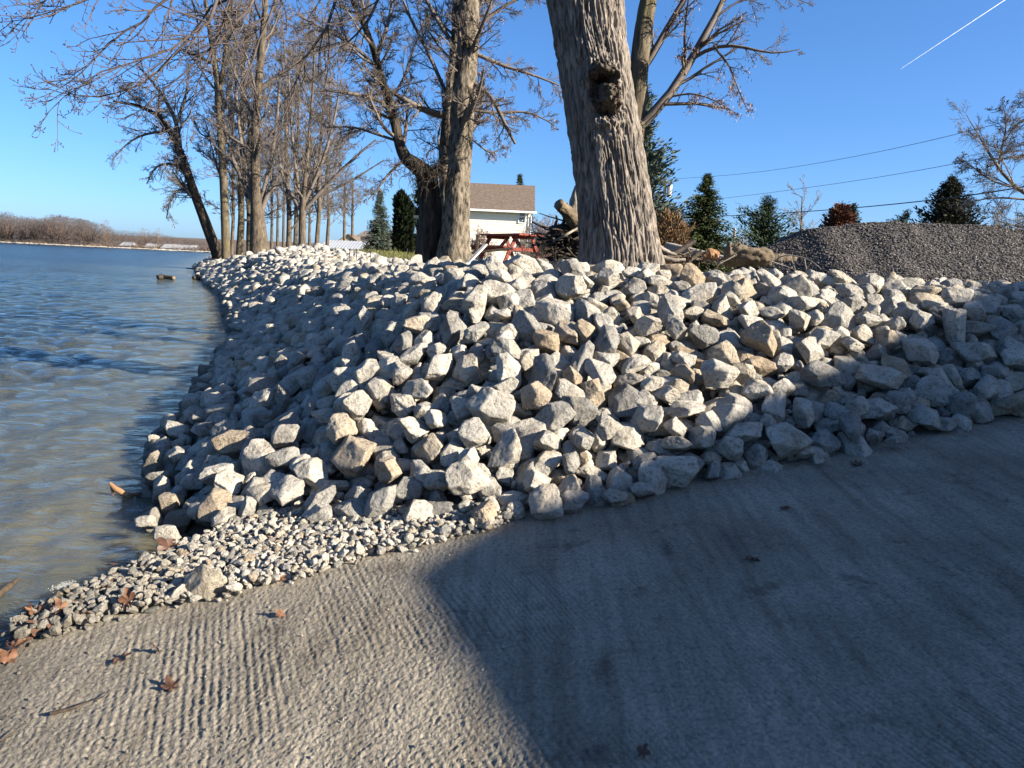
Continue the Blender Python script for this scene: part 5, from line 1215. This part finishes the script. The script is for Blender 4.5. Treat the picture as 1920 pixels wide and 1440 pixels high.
# contrail high in the sky
K_ = 60; A0, B0 = at(1689, 129, 9000), at(1905, -14, 9000); t_ = np.linspace(0, 1, K_)[:, None]; P = A0+(B0-A0)*t_
V, F = tubes(P[None], np.linspace(1.2, 4.2, K_)[None]*(1+.15*np.sin(np.arange(K_)*1.7)), 10)
m, nt, b = mat_new('contrail ice cloud'); b.inputs['Base Color'].default_value = (.95, .95, .95, 1); b.inputs['Roughness'].default_value = 1
o = obj('contrail', mesh_np('contrail', V, F, m)); tag(o, 'thin white aircraft contrail slanting across the upper right sky', 'contrail')

# ================================================================== DRIFTWOOD AND DEBRIS
def log(name, label, pts, mat, n=30, amp=.10, seed=0, cat='log', group=None, endmat=None):
    rg = np.random.default_rng(seed); A = tr(pts) if len(pts[0]) == 4 and not isinstance(pts, np.ndarray) else pts
    K_ = 40; A = resample(A, K_); V, F = tubes(A[None, :, :3], A[None, :, 3], n, cap=False); V = V.reshape(K_, n, 3); C = A[:, None, :3]; rv = V-C
    th = np.arange(n)*2*math.pi/n; q_ = np.stack([np.cos(th)[None].repeat(K_, 0)*2.2+seed, np.sin(th)[None].repeat(K_, 0)*2.2, (np.arange(K_)[:, None]*.16).repeat(n, 1)], -1).reshape(-1, 3)
    rv = rv*(1+amp*1.4*fbm(q_, 2).reshape(K_, n)+.10*(perlin(q_*[3.2, 3.2, .9]+9)-np.abs(perlin(q_*[6, 6, 1.2])))  .reshape(K_, n))[..., None]; V = (C+rv)
    ends = []
    Vl = V.reshape(-1, 3); c0, c1 = V[0].mean(0), V[-1].mean(0); Vl = np.concatenate([Vl, [c0, c1]])
    i0 = np.arange(n); T0 = np.stack([np.roll(i0, -1), i0, np.full(n, K_*n)], 1); i1_ = i0+(K_-1)*n; T1 = np.stack([i1_, np.roll(i1_, -1), np.full(n, K_*n+1)], 1)
    return tag(obj(name, mesh_np(name, Vl, [F, T0, T1], M[mat])), label, cat, group)
Yr_ = 9.3
log('driftwood_log', 'thick pale log with a sawn end jutting up left of the maple trunk', [(1047, 382, 21, Yr_-.5), (1062, 396, 24, Yr_-.4), (1080, 418, 30, Yr_-.2), (1098, 440, 34, Yr_)], 'wood_tan', seed=1)
log('stump', 'short upright grey stump with a torn top against the maple trunk', [(1082, 440, 34, Yr_+.3), (1079, 400, 26, Yr_+.3), (1078, 380, 22, Yr_+.3), (1080, 362, 14, Yr_+.3), (1081, 348, 7, Yr_+.3)], 'wood_grey', seed=2, cat='stump')
log('log', 'big dark rotting log at the bottom of the brush heap left of the maple', [(1035, 470, 60, Yr_+.2), (1070, 466, 66, Yr_+.2), (1110, 468, 60, Yr_+.3)], 'wood_dark', seed=3)
log('log', 'dark log lying higher in the brush heap, its left end split', [(1030, 432, 14, Yr_-.2), (1055, 430, 22, Yr_-.2), (1090, 432, 26, Yr_)], 'wood_dark', seed=4)
log('branch', 'pale bare stick slanting across the dark brush heap left of the maple', [(1037, 453, 4, Yr_-.5), (1065, 438, 5, Yr_-.5), (1088, 425, 5, Yr_-.4)], 'wood_grey', seed=5, cat='branch', n=8)
rg = np.random.default_rng(15); C0 = at(1068, 458, Yr_-.1); n = 190
S = C0+rg.normal(size=(n, 3))*[.15, .14, .10]; p_, r_ = grow(S, nrm(rg.normal(size=(n, 3))*[1, .5, .28]), rg.uniform(.12, .42, n), rg.uniform(.006, .026, n), 6, .14, np.zeros(3), .5, rg)
V, F = tube_mesh([(p_, r_)], 4); tag(obj('brush_heap', mesh_np('brush_heap', V, F, M['wood_dark'])), 'heap of dark tangled sticks and roots left of the maple trunk', 'brush heap')
C0 = at(1003, 505, 6.9); n = 34; S = C0+rg.normal(size=(n, 3))*[.10, .08, .02]; p_, r_ = grow(S, nrm(np.array([0, 0, 1.])+rg.normal(size=(n, 3))*[.6, .4, .25]), rg.uniform(.12, .34, n), np.full(n, .0032), 6, .16, np.zeros(3), .5, rg)
V, F = tube_mesh([(p_, r_)]+crown(p_, r_, plen(p_), [(4, .45)], rg, (0, 0, .02), .002, .18), 3); tag(obj('dead_weed', mesh_np('dead_weed', V, F, M['wood_dark'])), 'dead dark stemmed weed in front of the large boulder left of the maple', 'weed')
Yd = 9.6
a_, b_ = at(1252, 452, Yd+.3), at(1371, 487, Yd-.1)
m_ = MB(); m_.beam(a_-np.array([0, 0, .07]), b_-np.array([0, 0, .03]), .30, .11); tag(m_.build('concrete_slab', M['concrete'], bevel=.015), 'long grey concrete slab tilted down to the right of the maple', 'slab')
log('log', 'dark straight log propped across the concrete slab right of the maple', [(1228, 496, 11, Yd-.7), (1262, 477, 11, Yd-.6), (1302, 452, 9, Yd-.5)], 'wood_dark', seed=6, n=10)
log('driftwood_log', 'hollow tan driftwood log with a curled rim, in front of the gravel mound', [(1362, 476, 40, Yd-.9), (1380, 478, 44, Yd-.9), (1405, 482, 36, Yd-1), (1430, 483, 36, Yd-1), (1446, 486, 26, Yd-1)], 'wood_tan', seed=7, amp=.22)
log('driftwood_log', 'weathered grey log lying level right of the hollow driftwood', [(1440, 484, 15, Yd-.5), (1465, 483, 16, Yd-.4), (1490, 485, 12, Yd-.3)], 'bark', seed=8)
log('wood_chunk', 'orange brown chunk of split wood lying between the slab and the rocks', [(1318, 481, 13, Yd-1.0), (1332, 476, 21, Yd-1.0), (1346, 481, 17, Yd-1.0)], 'wood_orange', seed=9, amp=.25, cat='wood')
log('branch', 'thin pale stick pointing up right below the hollow driftwood', [(1350, 494, 3, Yd-1.6), (1378, 479, 3, Yd-1.6)], 'wood_grey', seed=10, n=6, cat='branch')
for i, (lab, pts) in enumerate((('splintered root piece at the right foot of the maple, upper one', [(1235, 462, 8, Yd-.8), (1250, 472, 9, Yd-.8), (1268, 478, 5, Yd-.8)]), ('splintered root piece at the right foot of the maple, lower one', [(1240, 482, 10, Yd-1.2), (1262, 488, 9, Yd-1.2), (1285, 487, 5, Yd-1.2)]),
                              ('torn brown bark slab leaning beside the orange wood chunk', [(1290, 492, 7, Yd-1.1), (1305, 478, 9, Yd-1.1), (1315, 470, 6, Yd-1.1)]))):
    log('wood_chunk', lab, pts, 'wood_grey' if i < 2 else 'bark', seed=20+i, n=10, amp=.2, cat='wood')
rg = np.random.default_rng(16); C0 = at(1290, 482, Yd-.5); n = 60; S = C0+rg.normal(size=(n, 3))*[.22, .12, .04]; p_, r_ = grow(S, nrm(rg.normal(size=(n, 3))*[1, .5, .3]), rg.uniform(.1, .3, n), rg.uniform(.004, .015, n), 5, .12, np.zeros(3), .5, rg)
V, F = tube_mesh([(p_, r_)], 4); tag(obj('brush_heap', mesh_np('brush_heap', V, F, M['bark'])), 'scattered broken sticks between the maple and the concrete slab', 'brush heap')
vine = [tr(p) for p in ([(1448, 495, 2.5, 7.6), (1462, 478, 2.5, 7.6), (1500, 480, 2.2, 7.5), (1525, 490, 2, 7.4), (1540, 505, 1.6, 7.3)], [(1465, 478, 2.2, 7.6), (1466, 500, 2, 7.5)], [(1482, 479, 2, 7.5), (1487, 496, 1.6, 7.5), (1492, 506, 1.4, 7.4)], [(1508, 483, 2, 7.5), (1512, 505, 1.6, 7.4)], [(1446, 490, 2, 7.5), (1470, 498, 1.6, 7.5), (1500, 510, 1.3, 7.4)])]
pv, rv_ = polyset(vine, 12); V, F = tubes(pv, rv_, 5, cap=False); tag(obj('vine', mesh_np('vine', V, F, M['wood_grey'])), 'thin dry vine stems arching in front of the dark gravel mound', 'vine')
# in and by the water
def wlog(name, label, a, b_, w0, w1, mat, seed, lift=.0, cat='log'):
    A0, B0 = on_z(*a, lift), on_z(*b_, lift); D_ = pix(A0)[2]
    return log(name, label, np.array([[*A0, w0*D_/FPX/2], [*((A0+B0)/2+[0, 0, .01]), (w0+w1)*D_/FPX/4], [*B0, w1*D_/FPX/2]]), mat, seed=seed, cat=cat)
wlog('driftwood_log', 'pale driftwood log floating offshore by itself', (303, 519), (326, 521), 9, 7, 'wood_tan', 31, .10)
wlog('stump', 'small dark stub at the left end of the floating log', (296, 520), (303, 520), 9, 11, 'wood_dark', 32, .12, 'stump')
wlog('driftwood_log', 'pale log beached at the far point, nearer one', (363, 521), (386, 521), 9, 8, 'wood_tan', 33, .10)
wlog('driftwood_log', 'pale log beached at the far point, farther one', (370, 510), (396, 503), 6, 5, 'wood_tan', 34, .15)
wlog('branch', 'thin dark branch reaching from the far point over the water', (350, 503), (374, 505), 2, 3, 'wood_dark', 35, .15, 'branch')
A0 = on_z(238, 931, .0); D_ = pix(A0)[2]/FPX
fb = thing('floating_branch', 'short russet broken branch floating in the shallows, one end raised', 'branch', A0)
for i, (pts) in enumerate(([(206, 908, 7), (216, 918, 12), (232, 928, 13), (246, 932, 9)], [(236, 930, 10), (250, 930, 9), (264, 927, 4)], [(208, 912, 5), (211, 924, 5), (212, 931, 3)])):
    P = np.array([[*(A0+_R*(p[0]-238)*D_-_U*(p[1]-931)*D_+np.array([0, 0, .008])), p[2]*D_/2] for p in pts]); V, F = stem_mesh(P, 16, 8, .004, 0, i, 60); part('fork' if i else 'stem', V, F, M['wood_orange'] if i < 1 else M['leaf'], fb)
A0 = on_z(-12, 1125, .012); B0 = on_z(34, 1086, .03); s_ = pix(A0)[2]/FPX
V, F = stem_mesh(np.array([[*A0, 8*s_], [*((A0+B0)/2+[0, 0, .006]), 7.5*s_], [*B0, 4.5*s_]]), 20, 10, .003, 0, 4, 60); tag(obj('stick', mesh_np('stick', V, F, M['bark_stick'])), 'black wet stick poking in from the left edge over the shallows', 'stick')
# foam patches
def foam(label, px, py, w_, h_, seed, z=.012):
    rg = np.random.default_rng(seed); c = on_z(px, py, z); s_ = pix(c)[2]/FPX; n = 420
    x_ = rg.normal(size=n)*w_*s_*.2; y_ = rg.normal(size=n)*h_*s_*.55; r_ = rg.uniform(.001, .0034, n)
    V0, F0 = ICO[2]; V = (V0[None]*r_[:, None, None]*[1, 1, .5]+np.stack([c[0]+x_, c[1]+y_+x_*.5, np.full(n, z-.002)], 1)[:, None]).reshape(-1, 3)
    F = (F0[None]+len(V0)*np.arange(n)[:, None, None]).reshape(-1, 3); o = obj('foam', mesh_np('foam', V, F, M['foam'])); tag(o, label, 'foam', kind='stuff')
foam('small patch of white foam floating on the shallows', 122, 1096, 40, 16, 1)
foam('white foam lapping at the ramp corner beside the leaves', 45, 1190, 95, 20, 2, .015)
foam('thin foam line near the two rocks in the water', 318, 975, 40, 5, 3)

# ---------- leaves and twigs on the ramp
def leaf_mesh(seed, mat):
    rg = np.random.default_rng(seed); n = 40; th = np.linspace(0, 2*math.pi, n, endpoint=False)
    lob = .42+.50*np.abs(np.cos(2.5*th))**1.6+.24*np.cos(th)+.05*np.sin(th*11+seed)+.03*np.sin(th*17)
    rings = [0, .35, .7, 1.0]; V = [(0, 0, 0)]; F = []
    cx_, cy_ = rg.uniform(-.5, .9), rg.uniform(-.6, .9)
    for r_ in rings[1:]:
        for a, l in zip(th, lob):
            x, y = r_*l*math.cos(a), r_*l*math.sin(a)*.8
            z = .35*cx_*x*x+.55*cy_*y*y+.10*math.sin(a*5+seed)*r_*r_+.05*math.sin(7*x+seed)
            V.append((x, y, z))
    for k in range(n): F.append((0, 1+k, 1+(k+1) % n))
    for q_ in range(2):
        o_ = 1+q_*n
        for k in range(n): F.append((o_+k, o_+n+k, o_+n+(k+1) % n, o_+(k+1) % n))
    tri = np.array([f for f in F if len(f) == 3]); qd = np.array([f for f in F if len(f) == 4])
    V = np.array(V); V2 = V+[0, 0, -.012]                 # leaf with a thin second face below
    nV = len(V); st = mesh_np('leaf', np.concatenate([V, V2]), [np.concatenate([tri, tri[:, ::-1]+nV]), np.concatenate([qd, qd[:, ::-1]+nV])], M[mat]); return st
LM = [leaf_mesh(i, 'leaf') for i in range(7)]; LD = [leaf_mesh(20+i, 'leaf_dark') for i in range(4)]
LF = [('large orange brown leaf standing on the gravel left of the slab rock', 240, 1127, 44, 0, .035, 1.0), ('russet leaf in the leaf pile at the left end of the gravel', 103, 1152, 40, 0, .03, .6), ('pale curled leaf at the top of the leaf pile by the water', 82, 1135, 34, 0, .035, .8),
      ('red brown leaf lying lowest in the leaf pile', 92, 1168, 46, 0, .02, .3), ('dark leaf at the right end of the leaf pile', 128, 1160, 36, 1, .02, .5), ('tan leaf half buried at the left of the leaf pile', 62, 1150, 34, 0, .025, .9), ('brown leaf at the foot of the leaf pile beside the foam', 55, 1178, 36, 0, .012, .3),
      ('orange leaf at the left edge of the photo on the ramp', 24, 1215, 58, 0, .02, .7), ('second brown leaf at the left edge, under the orange one', 14, 1237, 46, 0, .012, .4), ('brown wet leaf at the waterline above the gravel', 318, 1027, 50, 1, .025, .5), ('brown leaf beside the wet one at the waterline', 338, 1022, 30, 0, .03, .5),
      ('brown leaf at the crest of the leaf pile', 112, 1140, 36, 0, .04, .7), ('rust leaf between the leaf pile and the large orange leaf', 158, 1150, 34, 0, .03, .6), ('orange leaf nearest the foam in the leaf pile', 70, 1165, 40, 0, .03, .5), ('dark leaf at the top left of the leaf pile', 50, 1140, 34, 1, .03, .8), ('small tan leaf on the gravel above the large orange leaf', 196, 1100, 28, 0, .04, .7), ('small red leaf lying alone on the ramp below the gravel', 527, 1152, 26, 0, .012, .6), ('small orange leaf at the lower gravel edge', 529, 1082, 26, 0, .025, .5), ('dark star shaped leaf on the sunlit ramp', 224, 1236, 40, 1, .01, .3), ('dark leaf standing up on the sunlit ramp', 293, 1214, 30, 1, .02, 1.2),
      ('purplish brown leaf flat on the sunlit ramp', 322, 1287, 42, 1, .008, .2), ('tiny rust leaf among the gravel near the rocks', 448, 978, 26, 0, .03, .5), ('dark speck of leaf in the shaded ramp, nearest the rocks', 1475, 952, 26, 1, .01, .4), ('brown leaf scrap in the shaded ramp by the rock edge', 1608, 868, 30, 1, .008, .3),
      ('dark leaf scrap in the middle of the shaded ramp', 1412, 1046, 36, 1, .008, .3), ('crumpled brown leaf lying low on the shaded ramp', 1205, 1412, 34, 1, .012, .5)]
lr = np.random.default_rng(8)
for lab, px, py, w_, dk, lift, tilt in LF:
    c = on_ramp(px, py, lift+(.03 if py < 1185 and px < 345 else 0)); s_ = pix(c)[2]/FPX*w_*.54; o = bpy.data.objects.new('leaf', (LD if dk else LM)[int(lr.integers(4 if dk else 7))]); COL.objects.link(o)
    o.location = tuple(c); o.rotation_euler = (lr.normal()*.25*tilt-.2*tilt, tilt*lr.choice([-1, 1])*.8, lr.random()*6.28); o.scale = (s_, s_, s_); tag(o, lab, 'leaf', 'dead leaves on the ramp and gravel')
for lab, pts, w_ in (('brown stick lying on the sunlit ramp', [(95, 1338), (130, 1330), (168, 1316)], 9), ('thin forked twig beyond the brown stick on the ramp', [(160, 1318), (190, 1308), (212, 1292)], 4), ('dark stick lying along the lower edge of the gravel', [(150, 1153), (178, 1149), (215, 1143)], 9), ('thin twig at the lower left of the ramp', [(0, 1390), (18, 1378), (32, 1368)], 5)):
    P = np.array([[*on_ramp(a, b_, .012), 0] for a, b_ in pts]); s_ = pix(P[0, :3])[2]/FPX; P[:, 3] = [w_*s_*.5, w_*s_*.45, w_*s_*.25]
    V, F = stem_mesh(P, 18, 8, .003, 0, int(w_), 60); tag(obj('stick', mesh_np('stick', V, F, M['bark_stick'])), lab, 'stick')
# soggy litter of leaf bits along the water's edge at the left end of the gravel
LR = np.random.default_rng(44); n = 420; t_ = LR.random(n)**1.3; px = 25+t_*330; py = 1195-t_*175+LR.normal(size=n)*9
C = np.array([on_ramp(a, b_, .012) for a, b_ in zip(px, py)]); C[:, 2] += LR.uniform(0, .035, n)
V, F = quads(C, nrm(LR.normal(size=(n, 3))*[1, 1, .35]), nrm(LR.normal(size=(n, 3))*[.5, .5, 1]), LR.uniform(.012, .05, n), LR.uniform(.008, .028, n))
tag(obj('leaf_litter', mesh_np('leaf_litter', V, F, M['leaf_dark'], False)), 'dark broken leaf litter along the water edge of the gravel', 'leaf litter', kind='stuff')
# a round dark pebble and loose grit on the ramp
PR = np.random.default_rng(81)
n = 11000; u_ = PR.uniform(-.9, 4.5, n); v_ = PR.uniform(1.5, 3.7, n); k = PR.random(n) < np.clip(1.0-.5*u_, .10, 1); u_, v_ = u_[k], v_[k]; n = len(u_); x_ = u_*UD[0]+v_*GD[0]; y_ = u_*UD[1]+v_*GD[1]
V0, F0 = ICO[1]; V0 = V0*(1+.2*PR.normal(size=(12, 1))); r_ = PR.uniform(.001, .0032, n)*(1+1.6*(PR.random(n) < .05)); a_ = PR.random(n)*6.28
B = np.stack([V0[:, 0][None]*np.cos(a_)[:, None]-V0[:, 1][None]*np.sin(a_)[:, None], V0[:, 0][None]*np.sin(a_)[:, None]+V0[:, 1][None]*np.cos(a_)[:, None], np.tile(V0[:, 2]*.7, (n, 1))], -1)
V = (B*r_[:, None, None]+np.stack([x_, y_, ramp_z(x_, y_)+r_*.4], 1)[:, None]).reshape(-1, 3); F = (F0[None]+12*np.arange(n)[:, None, None]).reshape(-1, 3)
tag(obj('grit', mesh_np('grit', V, F, M['rock_s'], False, {'tone': np.repeat(PR.uniform(.1, 1, n), 12)})), 'loose grit and pebbles on the ramp', 'grit', kind='stuff')

# ================================================================== FAR SHORE
FR = np.random.default_rng(91)
def far_pt(px, Dm): 
    d = ray(px, 460); d = d/np.hypot(d[0], d[1]); return d[:2]*Dm
def shore_dist(px):
    d = ray(px, 460); d = d[:2]/np.hypot(*d[:2]); ts = np.linspace(120, 700, 3000); dd, _ = polydist(d[0]*ts, d[1]*ts, FARS); return ts[np.argmax(dd > 0)]
FAR_TOP = [(-60, 398), (0, 401), (22, 400), (60, 410), (90, 407), (112, 405), (135, 406), (165, 413), (200, 424), (230, 432), (280, 434), (330, 442), (380, 455), (420, 458)]
tops = lambda px: np.interp(px, [p[0] for p in FAR_TOP], [p[1] for p in FAR_TOP])
def far_tree(px, top_px, Dm, w_px, n, mb, dark=1.0, rr=None):
    x, y = far_pt(px, Dm); g_ = gz(x, y); top = at(px, top_px, y)[2]; H_ = max(top-g_, 2); w_ = w_px*Dm/FPX/2
    k = FR.random(n)**.8; z = g_+H_*(.22+.78*k); prof = np.sqrt(np.clip(1-((k-.38)/.66)**2, .02, 1))
    a = FR.random(n)*6.283; r_ = np.sqrt(FR.random(n))*w_*prof
    C = np.stack([x+r_*np.cos(a), y+r_*np.sin(a), z], 1); c0 = np.array([x, y, g_+H_*.2])
    dv = nrm((C-c0)*[1, 1, .7]+FR.normal(size=C.shape)*w_*1.3)
    V, F = quads(C, dv, nrm(FR.normal(size=C.shape)), FR.uniform(.05, .12, n)*H_, FR.uniform(.007, .016, n)*H_)
    mb[0].append(V); mb[1].append(F+mb[2]); mb[2] += len(V)
    nb = 5; b0 = np.tile([x, y, g_+H_*.15], (nb, 1)); e = np.stack([x+FR.normal(size=nb)*w_*.5, y+FR.normal(size=nb)*w_*.5, g_+H_*FR.uniform(.6, .95, nb)], 1)
    b0[0] = [x, y, g_-.2]; P = np.stack([b0, (b0+e)/2+FR.normal(size=(nb, 3))*.2, e], 1); tv, tf = tubes(P, np.tile([.016, .010, .003], (nb, 1))*H_, 4, cap=False)
    return (x, y, g_), tv, tf
mb = [[], [], 0]; tvs, tfs, tn = [], [], 0
for k in range(420):
    px = FR.uniform(-90, 430); sd_ = shore_dist(px); Dm = sd_+FR.uniform(6, 60); top = tops(px)+FR.uniform(0, 1)**2*24+1
    _, tv, tf = far_tree(px, top, Dm, FR.uniform(24, 52), 260, mb); (mb[0].append(tv), mb[1].append(tf+mb[2])) if k % 9 else (tvs.append(tv), tfs.append(tf+tn))
    if k % 9: mb[2] += len(tv)
    else: tn += len(tv)
for k in range(260):                                     # brushy edge
    px = FR.uniform(-90, 430); sd_ = shore_dist(px); x, y = far_pt(px, sd_+FR.uniform(2, 9)); g_ = gz(x, y); n = 60; h_ = FR.uniform(.6, 1.8)
    C = np.stack([x+FR.normal(size=n)*1.6, y+FR.normal(size=n)*1.2, g_+FR.random(n)*h_*.6], 1); V, F = quads(C, nrm(np.array([0, 0, 1.])+FR.normal(size=(n, 3))*.5), nrm(FR.normal(size=(n, 3))), FR.uniform(.3, .8, n), FR.uniform(.06, .2, n))
    if k % 3: mb[0].append(V); mb[1].append(F+mb[2]); mb[2] += len(V)
    else: tvs.append(V); tfs.append(F+tn); tn += len(V)
tag(obj('far_woods', mesh_np('far_woods', np.concatenate(mb[0]), np.concatenate(mb[1]), M['far_wood'], False)), 'brown bare woods along the far shore of the lake', 'woods', kind='stuff')
tag(obj('far_brush', mesh_np('far_brush', np.concatenate(tvs), np.concatenate(tfs), M['far_brush'], False)), 'pale trunks and reddish brush along the far shoreline', 'brush', kind='stuff')
for lab, px, top, w_, mt in (('round russet tree standing out on the far shore', 110, 404, 48, 'far_red'), ('bare grey crowned tree at the left end of the far shore', 14, 399, 40, 'far_wood'), ('wide bare tree on the far shore between the left end and the russet tree', 58, 408, 44, 'far_wood'), ('round topped bare tree right of the russet tree on the far shore', 156, 413, 46, 'far_wood'),
                            ('pale thin tree rising over the low woods on the far shore', 199, 414, 22, 'far_brush'), ('pale wispy treetop above the far hill, left one of two', 272, 428, 20, 'far_brush'), ('pale wispy treetop above the far hill, right one of two', 297, 429, 16, 'far_brush')):
    m1 = [[], [], 0]; c, tv, tf = far_tree(px, top, shore_dist(px)+8, w_, 620 if w_ > 30 else 160, m1); t = thing('far_tree', lab, 'tree', c, 'trees standing out on the far shore'); part('crown', np.concatenate(m1[0]), np.concatenate(m1[1]), M[mt], t, False); part('trunk', tv, tf, M['far_brush'], t)
for lab, x0p, x1p, zt_, hh in (('long low white building on the far shore', 296, 366, 461, 3.2), ('small white house on the far shore left of the long building', 268, 290, 459, 3.6), ('white roofed shed on the far shore, leftmost of the white buildings', 222, 244, 456, 2.2)):
    Dm = shore_dist((x0p+x1p)/2)+3; a_, b_ = far_pt(x0p, Dm), far_pt(x1p, Dm); y = (a_[1]+b_[1])/2; zt2 = at((x0p+x1p)/2, zt_, y)[2]; zg = gz((a_[0]+b_[0])/2, y)
    zt2 = max(zt2, zg+1.5); gable('far_building', lab, a_[0], b_[0], y, y+7, zg, zt2-.9, zt2+.4, M['far_white'], M['far_white'], 'x', .3, 'building', 'white buildings on the far shore')
n = 900; px = FR.uniform(-80, 420, n); V0, F0 = ICO[1]; Vs = []
for i in range(n):
    Dm = shore_dist(px[i])+FR.uniform(-1.5, .8); x, y = far_pt(px[i], Dm); Vs.append(V0*(1+.2*FR.normal(size=(12, 1)))*FR.uniform(.25, .7)*np.array([1.6, 1, .7])+[x, y, .05])
tag(obj('far_shore_stones', mesh_np('far_shore_stones', np.concatenate(Vs), (F0[None]+12*np.arange(n)[:, None, None]).reshape(-1, 3), M['rock_s'], False, {'tone': np.repeat(FR.uniform(.4, .9, n), 12)})), 'pale stones lining the far shoreline', 'stones', kind='stuff')

# ------------------------------------------------------------------ one overall albedo level for all surfaces (the exposure is set for the sun)
ALB = .66
KEEP = {'grooved ramp concrete': .73, 'maple bark': .72}
for m in bpy.data.materials:
    if m.name in ('contrail ice cloud', 'lake water', 'white siding paint', 'white trim'): continue
    nt = m.node_tree; b = nt.nodes['Principled BSDF']; s_ = b.inputs['Base Color']
    if s_.is_linked:
        k_ = .83 if 'limestone' in m.name else KEEP.get(m.name, ALB)
        src = s_.links[0].from_socket; nt.links.new(mix(nt, 1.0, src, (k_, k_, k_), 'MULTIPLY'), s_)
